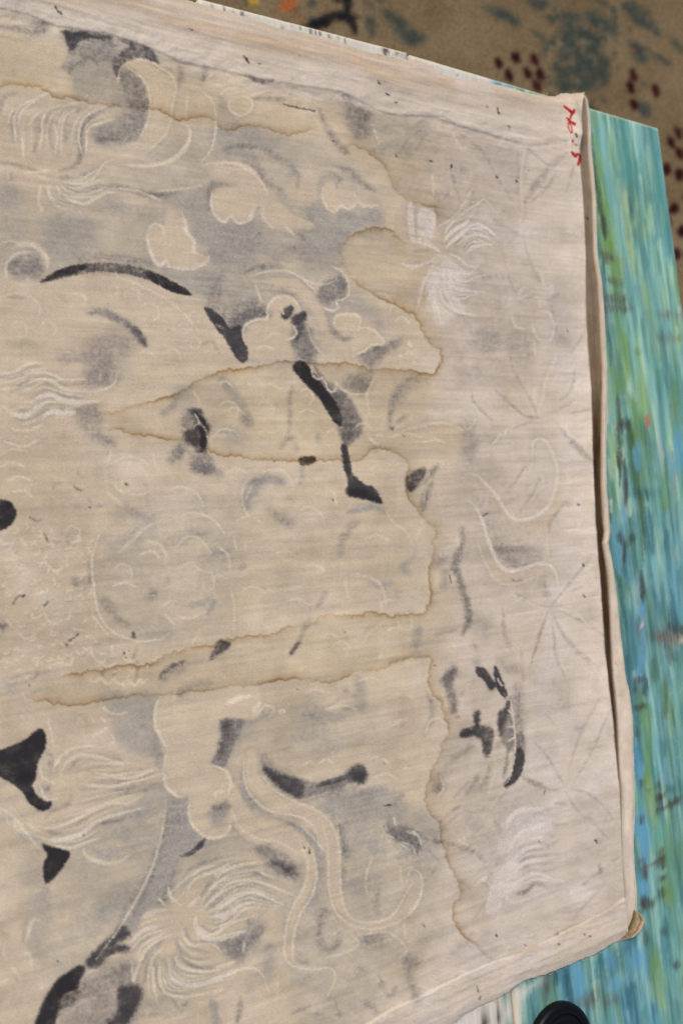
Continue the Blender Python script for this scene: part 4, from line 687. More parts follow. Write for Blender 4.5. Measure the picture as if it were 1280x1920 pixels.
# wet area between the tide lines is a little browner
wet = np.zeros((C.H, C.W), np.float32)
for q in ('190,773 285,751 412,696 550,679 730,692 811,700 824,666 786,610 715,561 643,501 640,457 697,426 768,458 860,420 1010,500 1060,900 1000,1300 960,1650 900,1770 851,1720 862,1672 823,1543 796,1502 840,1374 802,1270 806,1233 720,1255 550,1277 337,1303 128,1323 40,1306 195,1257 348,1214 467,1192 610,1152 796,1147 807,1100 816,1002 762,924 764,864 719,844 677,861 550,867 398,849 262,817',
          '0,60 300,120 480,170 640,190 900,250 1050,300 1000,420 830,420 820,400 734,349 685,279 600,246 420,240 330,225 210,199 86,171 0,160'):
    cov, B = C.cov_fill(P_(q), 6, False); a_, b_, c2, d_ = B
    wet[c2:d_, a_:b_] = np.maximum(wet[c2:d_, a_:b_], cov)
C.rgb *= 1 - (wet * (.3 + .7 * fbm(C.X / 60, C.Y / 60, 61, 3)))[..., None] * (1 - np.array((.985, .973, .945), np.float32))
# small fly specks
for k in range(60):
    x, y = RNG.uniform(-400, 1180), RNG.uniform(-100, 2200)
    C.ops.append(('s', 'n', RNG.uniform(.3, .8), RNG.uniform(.5, 1.1), 1.1, np.array([(x, y), (x + RNG.uniform(-2, 2), y + RNG.uniform(-2, 2))]), False))
C.run()

# ------------------------------------------------------------------ cloth surface
TOP = P_('-400,-215 -200,-158 0,-103 200,-45 372,5 400,14 449,27 475,35 520,51 550,56 610,69 644,79 670,92 700,99 726,103 760,111 786,113 809,124 835,141 857,146 880,149 924,157 965,165 987,174 1015,178 1033,179 1040,180 1055,174 1075,175 1091,174 1098,182')
RIM = P_('1098,182 1101,190 1106,225 1107,270 1113,322 1117,375 1119,470 1122,494 1128,531 1132,587 1134,644 1137,692 1136,775 1134,850 1135,910 1140,980 1142,997 1138,1018 1148,1070 1155,1130 1162,1200 1171,1270 1177,1295 1184,1345 1186,1401 1188,1457 1190,1495 1188,1570 1188,1600 1190,1630 1193,1665 1194,1690 1193,1710')
BOT = P_('-400,2460 0,2290 300,2165 500,2075 760,1958 848,1920 875,1899 901,1886 927,1875 950,1862 968,1848 987,1837 1021,1828 1055,1815 1088,1800 1118,1788 1141,1773 1160,1764 1180,1752 1193,1710')
LEFT = P_('-400,-215 -400,300 -400,1000 -400,1700 -400,2460')
CREST = P_('1099,150 1096,182 1091,205 1088,235 1087,262 1089,320 1095,375 1100,480 1100,600 1104,665 1110,730 1112,800 1114,900 1117,980 1120,1010 1122,1040 1128,1130 1135,1230 1140,1280 1150,1370 1154,1420 1160,1470 1163,1520 1166,1600 1171,1680 1176,1730 1180,1800')
Z0 = .0022
def plane(P): return at(P[:, 0], P[:, 1], Z0)[:, :2]
def resam(P, tt, par):
    """curve through plane points, parametrised by coordinate par (0: photo x, 1: photo y) -> evenly used by the patch"""
    Q = plane(P); L = np.r_[0, np.cumsum(np.hypot(*np.diff(Q, axis=0).T))]; L /= L[-1]
    return np.stack([np.interp(tt, L, Q[:, 0]), np.interp(tt, L, Q[:, 1])], -1)
# finer lines inside the frame, coarser beyond it
def lines(a, b, n_in, n0, n1):
    return np.unique(np.r_[np.linspace(0, a, n0), np.linspace(a, b, n_in), np.linspace(b, 1, n1)])
S = np.unique(np.r_[np.linspace(0, .13, 36), .13 + .87 * (np.linspace(0, 1, 850) ** 1.22 * .5 + .5 * np.linspace(0, 1, 850))]); T = np.unique(np.r_[np.linspace(0, .075, 85), np.linspace(.075, .80, 1080), np.linspace(.80, 1, 230)])
tp, bt = resam(TOP, S, 0), resam(BOT, S, 0); lf, rt = resam(LEFT, T, 1), resam(RIM, T, 1)
fr = lambda u_, sd: ((fbm(u_ * 700, u_ * 0, sd, 2) - .5) * .0006 + (fbm(u_ * 150, u_ * 0, sd + 1, 2) - .5) * .0013)[:, None] * np.clip(np.minimum(u_, 1 - u_) * 60, 0, 1)[:, None]
tp = tp + fr(S, 201) * np.array((1., 0)); bt = bt + fr(S, 203) * np.array((1., 0)); rt = rt + fr(T, 205) * np.array((0, .55))
s_, t_ = S[None, :, None], T[:, None, None]
PL = (1 - t_) * tp[None] + t_ * bt[None] + (1 - s_) * lf[:, None] + s_ * rt[:, None] - (
    (1 - s_) * (1 - t_) * tp[0] + s_ * (1 - t_) * tp[-1] + (1 - s_) * t_ * bt[0] + s_ * t_ * bt[-1])
nv, nu = PL.shape[:2]
X, Y = PL[..., 0].astype(np.float32), PL[..., 1].astype(np.float32)
px, py = to_px(np.stack([X, Y, np.full_like(X, Z0)], -1)); px = px.astype(np.float32); py = py.astype(np.float32)
hy = np.interp(px, HEM[:, 0], HEM[:, 1]); hb = np.interp(px, HEMB[:, 0], HEMB[:, 1])
rm = np.interp(py, RIM[:, 1], RIM[:, 0])
# heights in metres
KY = np.array([150, 200, 262, 300, 400, 600, 700, 800, 900, 1000, 1100, 1250, 1330, 1420, 1500, 1600, 1690, 1760])
KH = np.interp(py, KY, np.array([1, 4, 7, 8, 9, 9, 9.5, 11, 12, 12.5, 12.5, 12, 9, 6, 3, 1.5, .8, .3]) * 1e-3)
KV = np.interp(py, KY, [.9, .9, .88, .88, .88, .88, .87, .85, .83, .81, .78, .60, .48, .40, .32, .2, .2, .2])
KL = np.interp(py, KY, np.array([1, 1, 1.5, 2, 2.5, 3.5, 4.5, 5.5, 6, 6, 6, 6, 5, 3.6, 2.6, 2, 1.2, .5]) * 1e-3)
par = (to_px(at(1120., 900.) + np.array((0, 0, .01)))[0] - 1120) / .01      # pixels a lifted point seems to move sideways
cr = np.interp(py, CREST[:, 1], CREST[:, 0]) - (KH + Z0) * par
rip = (fbm(Y / .11, X / .013, 71, 3) - .5) * .0015 + (fbm(Y / .03, X / .05, 72, 3) - .5) * .0010
h = Z0 + rip + (fbm(X / .16, Y / .16, 73, 2) - .5) * .0042
top_h = sstep(2.5, -2.5, py - hy - 3 * (fbm(px / 9, py / 9, 74, 2) - .5)); bot_h = sstep(-2.5, 2.5, py - hb - 3 * (fbm(px / 9, py / 9, 75, 2) - .5))
dt_, db_ = hy - py, py - hb
ridge = (fbm(px / 150 + .002 * py, (py - .28 * px) / 11, 76, 3) - .5); ridgeb = (fbm(px / 130, (py + .43 * px) / 12, 77, 3) - .5)
h = h + top_h * (.0003 + .0005 * sstep(1010, 930, px) + .0010 * ridge * sstep(0, 25, dt_)) + .0006 * np.exp(-((dt_ - 68) / 9) ** 2) * sstep(1000, 600, px) + .0003 * np.exp(-((dt_ - 7) / 5) ** 2) * sstep(600, 800, px)
h = h + bot_h * (.0011 + .0010 * ridgeb * sstep(0, 20, db_))
pk = np.exp(-np.maximum(np.abs(py - hy) - 20, 0) / 30) + np.exp(-np.maximum(np.abs(py - hb) - 20, 0) / 40)
h = h + pk * (fbm(px / 22 + py / 60, py / 14 - px / 50, 78, 3) - .5) * .0014
# right edge: the sheet rises to a crease, drops into a groove and ends in a narrow lip
d = px - cr; W_ = np.maximum(rm - 2 - cr, 3); u = np.clip(d / W_, 0, 1)
rise = KH * np.exp(-np.maximum(-d, 0) / 26.) * (1 + .25 * (fbm(py / 60, px * 0, 79, 2) - .5))
drop = KH * (1 - sstep(0, 1, u / KV)) ** .9
lip = KL * sstep(0, 1, (u - KV) / (1 - KV + 1e-6)) - .5 * KL * sstep(.93, 1, u)
ed = (d > 0)
h = np.where(ed, np.maximum(h * (1 - .8 * sstep(0, .25, u)), .0006) + drop + lip, h + rise)
# folded-over corner patch
tab = sstep(-1.5, 1.5, px - np.interp(py, [150, 180, 215, 265, 275], [1030, 1035, 1048, 1064, 1062])) * sstep(296, 250, py)
h = h + tab * (.0014 + .004 * np.exp(-((px - 1068 - .12 * (py - 200)) / 9) ** 2) * sstep(170, 200, py))
# free edges lie down on the boards
eg = np.minimum(np.minimum((T[:, None]) * 900, (1 - T[:, None]) * 900), 9) / 9.
h = np.where(ed, h, .0007 + (h - .0007) * (.25 + .75 * eg))
h = np.maximum(h, .0006)
# pigment under each vertex, as seen through the lifted surface
qx, qy = to_px(np.stack([X, Y, h], -1))
rgb = C.sample(qx, qy)
gro = np.where(ed, sstep(0, .12, u) * sstep(KV + .1, KV - .06, u), 0) * np.interp(py, KY, [.15, .55, .75, .6, .62, .68, .85, 1, 1, 1, 1, 1, 1, .85, .55, .3, .1, 0])  # groove tint: fold shade painted into the colour, together with brown stain
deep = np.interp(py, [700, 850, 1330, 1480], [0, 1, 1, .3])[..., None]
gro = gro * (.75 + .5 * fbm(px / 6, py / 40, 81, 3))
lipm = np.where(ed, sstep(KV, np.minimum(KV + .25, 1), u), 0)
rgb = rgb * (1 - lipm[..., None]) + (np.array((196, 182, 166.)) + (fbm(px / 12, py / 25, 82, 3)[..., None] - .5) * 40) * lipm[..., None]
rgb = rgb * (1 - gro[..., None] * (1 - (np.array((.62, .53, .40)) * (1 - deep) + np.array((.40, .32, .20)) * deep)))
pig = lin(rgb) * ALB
V = np.stack([X, Y, h], -1).reshape(-1, 3); FC = grid_faces(nu, nv)

def m_cloth(n, b, L):
    a = node(n, 'ShaderNodeAttribute', attribute_name='pigment')
    tc = node(n, 'ShaderNodeTexCoord')
    fine = []
    for sc_ in ((1500, 420, 1), (420, 1500, 1)):
        mp = node(n, 'ShaderNodeMapping'); mp.inputs['Scale'].default_value = sc_
        no = node(n, 'ShaderNodeTexNoise'); no.inputs['Scale'].default_value = 1; no.inputs['Detail'].default_value = 2
        L(tc.outputs['Object'], mp.inputs[0]); L(mp.outputs[0], no.inputs['Vector']); fine.append(no)
    ad = node(n, 'ShaderNodeMath', operation='ADD'); L(fine[0].outputs[0], ad.inputs[0]); L(fine[1].outputs[0], ad.inputs[1])
    mr = node(n, 'ShaderNodeMapRange'); mr.inputs['From Min'].default_value = .55; mr.inputs['From Max'].default_value = 1.45
    mr.inputs['To Min'].default_value = .86; mr.inputs['To Max'].default_value = 1.14; L(ad.outputs[0], mr.inputs[0])
    mx = node(n, 'ShaderNodeVectorMath', operation='SCALE'); L(a.outputs['Color'], mx.inputs[0]); L(mr.outputs[0], mx.inputs['Scale'])
    L(mx.outputs[0], b.inputs['Base Color'])
    bp = node(n, 'ShaderNodeBump'); bp.inputs['Strength'].default_value = .35; bp.inputs['Distance'].default_value = .0006
    L(ad.outputs[0], bp.inputs['Height']); L(bp.outputs[0], b.inputs['Normal'])
    b.inputs['Roughness'].default_value = .92; b.inputs['Specular IOR Level'].default_value = .12
M_CLOTH = mat('cotton_cloth', m_cloth)
cloth = empty('painted_cloth', 'old cream painted cloth lying face down, dark ink and brown water stains showing through', 'cloth', (0, 0, 0))
fpx = px.reshape(-1)[FC].mean(1); fpy = py.reshape(-1)[FC].mean(1)
fd = (d.reshape(-1))[FC].mean(1)
f_right = fd > 0
f_tab = (tab.reshape(-1)[FC].mean(1) > .5) & ~f_right
f_top = (top_h.reshape(-1)[FC].mean(1) > .5) & ~f_right & ~f_tab
f_bot = (bot_h.reshape(-1)[FC].mean(1) > .5) & ~f_right
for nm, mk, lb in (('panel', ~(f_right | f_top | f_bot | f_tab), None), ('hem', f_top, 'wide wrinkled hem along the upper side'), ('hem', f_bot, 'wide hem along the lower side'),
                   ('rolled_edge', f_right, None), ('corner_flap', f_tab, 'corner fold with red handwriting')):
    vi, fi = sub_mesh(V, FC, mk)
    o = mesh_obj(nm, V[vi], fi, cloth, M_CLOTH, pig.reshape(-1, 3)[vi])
    if lb: o['label'] = lb
def ramp_(v_, st):
    return np.stack([np.interp(v_, [q[0] for q in st], [q[1][k] for q in st]) for k in range(3)], -1)
# curled corner: a little open gutter of cloth
ia, ib = P_('1189,1704 1182,1722 1175,1740 1172,1752 1160,1764'), P_('1194,1709 1206,1727 1199,1742 1187,1758 1161,1766')
k_ = np.linspace(0, 1, 40); L0 = np.linspace(0, 1, len(ia))
ca = np.stack([np.interp(k_, L0, ia[:, 0]), np.interp(k_, L0, ia[:, 1])], -1); cb = np.stack([np.interp(k_, L0, ib[:, 0]), np.interp(k_, L0, ib[:, 1])], -1)
w_ = np.linspace(0, 1, 22)
G = ca[:, None] * (1 - w_)[None, :, None] + cb[:, None] * w_[None, :, None]
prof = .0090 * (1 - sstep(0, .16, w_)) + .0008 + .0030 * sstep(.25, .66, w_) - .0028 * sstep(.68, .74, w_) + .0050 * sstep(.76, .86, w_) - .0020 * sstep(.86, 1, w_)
amp = np.clip(np.minimum(k_ * 9, (1 - k_) * 2.2), .05, 1)
GP = at(G[..., 0], G[..., 1], .003); GP[..., 2] = .0006 + amp[:, None] * prof[None]
gc = ramp_(w_, [(0, (176, 158, 132)), (.1, (104, 88, 58)), (.35, (122, 105, 72)), (.62, (168, 150, 118)), (.70, (84, 66, 44)), (.76, (92, 72, 50)), (.84, (186, 160, 132)), (1, (178, 148, 116))])[None] + (fbm(G[..., 0] / 4, G[..., 1] / 7, 83, 2)[..., None] - .5) * 26  # dark inside and slit: shade of the curl put into the colour
mesh_obj('curled_corner', GP.reshape(-1, 3), grid_faces(22, 40), cloth, M_CLOTH, (lin(gc) * ALB).reshape(-1, 3))

# frayed threads along the cut edges
bmv, bmf = [], []
r5 = np.random.default_rng(5)
def thread(p0, dirn, L_):
    n_ = 7; side = np.array((-dirn[1], dirn[0])); k0 = len(bmv); bend = r5.uniform(-.6, .6); rad = r5.uniform(.00016, .00026)
    for i_ in range(n_):
        f = i_ / (n_ - 1); q = p0 + dirn * L_ * (f - .15) + side * L_ * bend * f * f; z = .0022 + .002 * math.sin(3 * f) * r5.uniform(.5, 1)
        for e in range(3): bmv.append((q[0] + side[0] * rad * math.cos(2.1 * e), q[1] + side[1] * rad * math.cos(2.1 * e), z + rad * math.sin(2.1 * e)))
    for i_ in range(n_ - 1):
        for e in range(3): bmf.append((k0 + i_ * 3 + e, k0 + i_ * 3 + (e + 1) % 3, k0 + i_ * 3 + 3 + (e + 1) % 3, k0 + i_ * 3 + 3 + e))
for k in range(46):
    i_ = r5.integers(int(len(S) * .1), len(S) - 20); thread(tp[i_], np.array((-1., r5.uniform(-1.5, 1.5))) / 1.6, r5.uniform(.002, .006))
    i_ = r5.integers(int(len(S) * .5), len(S) - 20); thread(bt[i_], np.array((1., r5.uniform(-1.5, 1.5))) / 1.6, r5.uniform(.002, .006))
    i_ = r5.integers(int(len(T) * .05), int(len(T) * .9)); thread(rt[i_], np.array((r5.uniform(-1.5, 1.5), 1.)) / 1.6, r5.uniform(.0015, .004))
thr = mesh_obj('frayed_threads', np.array(bmv), np.array(bmf), cloth, M_CLOTH, np.tile(lin((196, 182, 160)) * ALB, (len(bmv), 1))); thr['kind'] = 'stuff'
# ------------------------------------------------------------------ painted wooden table
B = Canvas(-40, -60, 1330, 2320)
PTB = at(B.X, B.Y, 0.0); bX, bY = PTB[..., 0].astype(np.float32), PTB[..., 1].astype(np.float32); del PTB
B.grain = np.clip(.5 + 1.5 * (fbm(bX / .05, bY / .0016, 101, 3) - .5) + .5 * (RNG.random((B.H, B.W), dtype=np.float32) - .5), 0, 1); B.gk = 1.3; B.fade = {'4': .6, '6': .65, '2': 1.0, '3': .85, '7': .6, '5': .6, 'D': .6, 'B': .9}; B.sf = {'4': 2, '6': 2, '2': 2, '3': 2, '5': 3, 'D': 3, '7': 3, 'B': 2, '1': 1.5, 'A': 1}
B.blot = np.clip(.2 + 1.6 * fbm(bX / .02, bY / .003, 112, 3), .2, 1.8)
B.wx = ((fbm(B.X / 3, B.Y / 14, 102, 2) - .5) * 5).astype(np.float32); B.wy = ((fbm(B.X / 3, B.Y / 9, 103, 2) - .5) * 12).astype(np.float32)
Y_J1 = at(767., 103.)[1]; Y_J0 = at(369., 2.)[1]; Y_R = at(1235., 240.)[1]; X_END = at(1235., 240.)[0]; X_E1 = at(767., 100.)[0]
# streaked coats of turquoise, blue, green and pale aqua
def ramp(v, stops):
    xs = [q[0] for q in stops]; cs = np.array([q[1] for q in stops], float)
    return np.stack([np.interp(v, xs, cs[:, k]) for k in range(3)], -1)
bZ = bY + .004 * (fbm(bX / .08, bY / .03, 111, 2) - .5)
n1 = fbm(bX / .11, bZ / .0075, 104, 4); n2 = fbm(bX / .05, bZ / .0026, 105, 3); n3 = fbm(bX / .16, bZ / .022, 106, 4)
v = np.clip((n1 * .55 + n2 * .45 - .5) * 2.3 + .5, 0, 1)
tur = ramp(v, [(0, (52, 88, 88)), (.25, (68, 116, 114)), (.5, (90, 139, 134)), (.75, (118, 162, 154)), (1, (162, 186, 172))])
grn = ramp(v, [(0, (62, 92, 64)), (.4, (92, 132, 98)), (.75, (126, 154, 114)), (1, (166, 182, 146))])
blu = ramp(v, [(0, (44, 84, 104)), (.4, (66, 120, 144)), (.75, (96, 150, 168)), (1, (146, 180, 182))])
ky = B.Y
wg = np.clip((n3 - .47) * 7, 0, 1) * np.interp(ky, [200, 500, 900, 1100, 1400, 1700, 1950], [.55, .75, .7, .35, .5, .35, .35])
wb = np.clip((fbm(bX / .2, bY / .02, 107, 3) - .50) * 7, 0, 1) * np.interp(ky, [200, 600, 850, 1100, 1500, 1750, 1950], [.15, .15, .4, .75, .6, .85, .9])
bc = tur * (1 - wg[..., None]) + grn * wg[..., None]; bc = bc * (1 - wb[..., None]) + blu * wb[..., None]
dk = np.interp(ky, [200, 700, 1000, 1180, 1300, 1500, 1950], [1.12, 1.12, 1.06, .96, 1.08, 1.06, 1.02])[..., None]
bc = bc * dk * (1 + .16 * (fbm(bX / .02, bY / .0011, 108, 2) - .5))[..., None]
B.rgb = bc.astype(np.float32)
r4 = np.random.default_rng(4)
TINTS = [(450, [(112, 158, 152), (150, 184, 174), (74, 126, 126), (112, 150, 106), (166, 182, 134), (128, 172, 172)]),
         (820, [(102, 142, 90), (132, 160, 104), (110, 156, 148), (152, 182, 166), (82, 122, 84), (88, 140, 140), (166, 180, 132)]),
         (1300, [(60, 112, 114), (96, 148, 172), (64, 98, 70), (134, 172, 166), (96, 114, 118), (80, 138, 138), (120, 160, 150), (176, 186, 166)]),
         (1640, [(84, 142, 150), (104, 156, 168), (92, 138, 100), (132, 172, 168), (66, 116, 116), (120, 160, 118)]),
         (2400, [(64, 124, 142), (98, 154, 172), (50, 88, 102), (100, 136, 96), (130, 172, 176), (80, 140, 148)])]
B.step = 7.
tb0, tg0, tw0 = B.blot, B.gk, 0
B.gk = 1.9
for k in range(1050):
    y = r4.uniform(150, 1990); x = r4.uniform(1085 if y < 1750 else 900, 1310)
    cs = next(q[1] for q in TINTS if y + r4.normal() * 90 < q[0] or q[0] == 2400)
    L_ = r4.choice([14, 30, 60, 100]) * r4.uniform(.6, 1.5); dx = (x - VP_X[0]) / (y - VP_X[1])
    P = np.array([(x - dx * L_ / 2 + r4.normal() * .8, y - L_ / 2), (x + r4.normal() * 1.2, y), (x + dx * L_ / 2 + r4.normal() * .8, y + L_ / 2)])
    wv = r4.choice([.8, 1.6, 3.2, 5.2, 7.0]) * r4.uniform(.7, 1.3)
    cov, bb = B.cov_stroke(P, [wv * .7, wv, wv * .5], r4.uniform(1.2, 4), True)
    if bb is not None: B.comp(cov, bb, np.array(cs[r4.integers(len(cs))]) + r4.normal(0, 6, 3), r4.uniform(.2, .6))
bc = np.stack([.55 * blur(B.rgb[..., k], 2) + .45 * B.rgb[..., k] for k in range(3)], -1).astype(np.float64); B.step = 1.6; B.gk = 1.3
bc = bc * np.array((1.04, 1.05, 1.03)); bc = bc * .88 + bc.mean(2, keepdims=True) * .12
# plank with old white paint
wn = fbm(bX / .03, bY / .03, 109, 4)
wh = np.array((203, 198, 186.)) + (wn[..., None] - .5) * 26
crk = sstep(.66, .74, fbm(bX / .02, bY / .0016, 110, 2))[..., None] * sstep(.45, .6, wn)[..., None]
wh = wh * (1 - .45 * crk)
jy = np.interp(B.Y, [0, 2000], [760, 953])
whm = np.where(B.X < jy, 1.0, 0.0)
B.rgb = (bc * (1 - whm[..., None]) + wh * whm[..., None]).astype(np.float32)
PAL.update({'0': (205, 199, 187), '1': (60, 62, 58), '2': (104, 140, 76), '3': (66, 92, 52), '4': (92, 150, 180), '5': (34, 74, 84), '6': (160, 178, 130), '7': (70, 134, 138), '8': (176, 98, 74),
            '9': (150, 138, 134), 'A': (84, 78, 72), 'B': (56, 48, 42), 'C': (190, 176, 160), 'D': (126, 176, 176)})
t, s, p = B.tile, B.s, B.p
t(800, 0)
p('0', .97, 4, '-300,150 0,240 320,345 335,420 300,500 -300,500', False); p('4', .5, 5, '330,385 420,400 430,450 335,440'); s('2', .6, 6, 8, '520,440 580,458 620,466')
p('2', .75, 8, '830,700 850,680 890,880 915,1280 870,1290 840,1000'); s('3', .6, 4, 4, '840,860 860,980 880,1100 890,1190'); s('1', .6, 2.5, 2, '830,740 838,860 850,960 885,1180')
s('D', .8, 7, 8, '870,560 880,760 930,1000 960,1280|1040,560 1080,860'); s('7', .7, 9, 9, '1000,560 1010,800 1060,960|1130,660 1160,900 1200,1270|960,700 990,900'); s('6', .6, 5, 7, '1040,930 1050,1060 1020,1160|960,900 1010,1180|1090,760 1110,900|990,1160 1010,1280')
t(800, 400)
s('1', .75, [3, 5, 4], 3, '870,0 885,60 890,120'); p('A', .6, 6, '890,408 980,412 1000,440 900,445|895,455 1010,460 1020,492 900,490|860,190 930,210 940,240 870,230|900,320 970,340 975,360 905,350'); s('1', .6, [2, 3, 3, 2], 3, '880,380 890,480 910,640 920,760|850,130 880,230 885,330'); s('2', .6, [6, 9, 8, 6], 8, '905,-40 910,100 930,300 950,480 960,640')
s('6', .7, [3, 5, 5, 3], 6, '935,-40 945,120 985,330 1000,520')
s('2', .7, [5, 9, 9, 6], 8, '930,-20 950,200 960,380|970,560 990,760 980,900'); s('2', .65, 7, 8, '920,760 950,850 940,900|1000,900 1040,1010 1030,1200')
p('A', .35, 8, '1150,490 1270,500 1270,520 1160,520|1150,600 1270,610 1270,640 1170,640'); p('8', .8, 3, '1092,1010 1112,1010 1112,1060 1094,1058'); s('3', .8, [4, 8, 7, 3], 5, '1005,1030 1020,1100 1030,1200 1040,1290'); s('1', .6, [3, 3, 3], 3, '950,900 960,1000 975,1100|960,1040 950,1100 960,1280|1000,1045 1005,1080'); p('1', .55, 5, '940,1040 1005,1030 1010,1060 950,1075')
s('4', .85, [4, 8, 7, 4], 5, '1050,1150 1040,1210 1050,1290'); s('4', .75, 9, 8, '1250,1080 1260,1200 1255,1290'); s('D', .7, 6, 8, '920,20 960,120 990,260 1010,420|1040,300 1060,500|1100,560 1120,780 1130,960|1190,900 1200,1100'); s('6', .6, 5, 7, '1060,300 1100,480|1180,350 1190,520|1010,160 1040,340')
t(800, 800)
s('3', .8, [5, 8, 7, 5, 3], 5, '1010,-20 1030,120 1040,260 1070,380 1075,540 1070,760'); s('5', .7, 10, 10, '1050,330 1110,340|1100,420 1120,640|980,500 1000,800|1190,900 1240,1000'); s('4', .8, 4, 4, '930,440 945,600 960,740|970,380 985,560 975,640|1000,600 1020,800|1080,860 1070,960|1050,60 1045,180|1080,1020 1060,1200 1040,1280'); s('0', .7, 2.4, 2.4, '975,90 978,160|915,360 920,430|1060,1010 1072,985'); s('1', .75, [2, 4, 4, 2], 3, '955,10 965,160 960,300|985,160 995,300 990,400|990,560 985,680|960,520 965,580|1070,720 1080,880'); p('1', .6, 4, '1010,545 1045,540 1040,580 1015,575'); s('6', .6, 4, 6, '1160,520 1170,800|1220,260 1240,480|1180,900 1190,1020'); s('D', .6, 7, 8, '1120,600 1130,800|1200,600 1210,860|1140,100 1150,300'); s('2', .5, 8, 10, '1180,200 1190,420|960,0 950,200')
p('A', .55, 9, '1110,1035 1220,1010 1270,1040 1230,1100 1130,1070'); p('9', .85, 4, '1150,1050 1180,1035 1225,1050 1240,1075 1200,1085 1160,1075'); p('C', .85, 3, '1228,1050 1260,1038 1290,1040 1290,1080 1240,1075'); p('1', .7, 5, '1200,960 1220,1040 1240,1040 1240,990|1215,1090 1240,1160 1225,1200 1205,1120|1255,1000 1290,1010 1290,1035 1262,1035')
t(800, 1120)
p('1', .6, 3, '1030,430 1060,400 1100,405 1098,490 1075,490 1075,430|1035,440 1050,440 1050,490 1035,485|1035,540 1095,530 1095,550 1040,570|1040,640 1055,640 1055,690 1040,700|1050,100 1060,100 1060,160 1050,160'); p('2', .65, 7, '1070,500 1110,560 1120,760 1100,1000 1080,700'); s('4', .8, [4, 8, 6], 5, '1040,740 1055,850 1060,930|1070,1100 1085,1180 1090,1280'); s('3', .55, 5, 6, '1180,420 1190,600|1130,300 1140,420'); s('D', .7, 8, 9, '1150,420 1160,700|1240,640 1250,900|1210,300 1230,520|1000,0 1020,60'); s('6', .55, 5, 7, '1210,440 1220,700|1110,900 1120,1100')
p('B', .7, 3, '1150,930 1165,925 1170,960 1155,965|1145,985 1185,975 1180,1015 1150,1010|1140,1070 1180,1040 1270,990 1260,1030 1190,1060 1145,1085|1060,1100 1080,1090 1078,1130 1065,1135'); s('5', .6, 7, 7, '1200,960 1230,960|1050,760 1060,820')
t(800, 1440)
s('4', .85, [4, 9, 9, 6], 6, '1060,180 1085,260 1090,380 1080,470|1075,520 1085,640|1040,240 1050,330'); p('B', .65, 3.5, '1060,455 1082,450 1085,470 1062,475|1065,500 1090,480 1100,560 1080,555|1150,420 1175,395 1172,430 1150,440|1140,470 1170,430 1190,450 1180,500 1150,500|1160,545 1190,530 1190,560 1165,570|1160,610 1185,600 1182,650 1160,655|1070,640 1095,660 1140,650 1130,700 1065,700|1060,715 1080,715 1080,730 1062,730|1085,790 1098,830 1100,890 1088,880|1170,800 1190,820 1175,840|1230,975 1260,970 1255,1000 1235,1000|1060,60 1080,60 1070,100|1150,150 1180,120 1175,180 1150,185|1095,100 1110,110 1108,130'); s('A', .5, 3, 3, '1150,215 1200,190 1250,160|1100,490 1140,470 1180,440')
s('2', .6, [6, 10, 9, 6], 9, '1130,880 1140,960 1150,1060 1170,1200|1100,20 1120,160 1130,300|1190,560 1220,680'); s('6', .6, [3, 6, 4], 7, '1150,1000 1160,1100 1200,1230|1110,1060 1120,1180'); s('5', .6, 12, 12, '960,900 950,1000|1000,1100 1010,1200|880,960 890,1040|690,1000 640,1040'); s('D', .75, 8, 10, '1230,980 1250,1150|1210,840 1240,960|1060,1000 1070,1200|1000,930 1010,1080'); s('4', .7, [6, 12, 10], 10, '740,960 760,1060 780,1140|900,920 920,1000|1050,900 1060,1000|880,1100 960,1060')
p('0', .95, 10, '380,1140 500,1080 590,1040 600,1060 500,1140 470,1290 380,1290'); p('D', .5, 9, '520,1080 620,1040 560,1180 480,1290 450,1290'); p('A', .45, 9, '580,1030 640,1020 600,1160 560,1110|740,1180 800,1130 900,1060 830,1200|880,1130 960,1160 870,1210'); s('5', .7, 5, 5, '600,1030 605,1120|640,1010 650,1080|690,1030 700,1140|870,940 860,1060'); s('D', .6, 4, 5, '615,1060 620,1180|720,1060 730,1150|590,1040 600,1000')
p('B', .85, 3, '268,1215 315,1185 318,1220 300,1290 270,1290|340,1180 372,1160 370,1290 355,1290|60,1270 150,1268 140,1290 50,1290', False)
s('0', .8, 1.3, 1.2, '275,1230 315,1222|272,1250 312,1243|270,1268 308,1262|362,1170 362,1280', False)
t(360, 0, 300 / 1280.)
s('A', .6, .8, 1, '795,165 795,225|870,195 870,240|1070,240 1070,285|1110,255 1110,295|1170,270 1172,310|1028,235 1030,275|905,205 906,245', False); p('8', .25, 5, '1000,210 1280,275 1280,290 1000,225'); s('A', .55, 1, 1.2, '850,175 1000,205 1280,270', False)
t(600, 0, 680 / 1280.)
p('1', .7, 2, '220,160 245,165 240,190 230,192 222,180|266,178 275,180 274,196 267,195|282,183 289,184 288,200 283,199|298,187 305,189 304,205 299,204', False); s('A', .7, 1.4, 1.4, '485,262 483,272|545,243 550,246', False)
B.run('02469D7354C8A1B' + '')
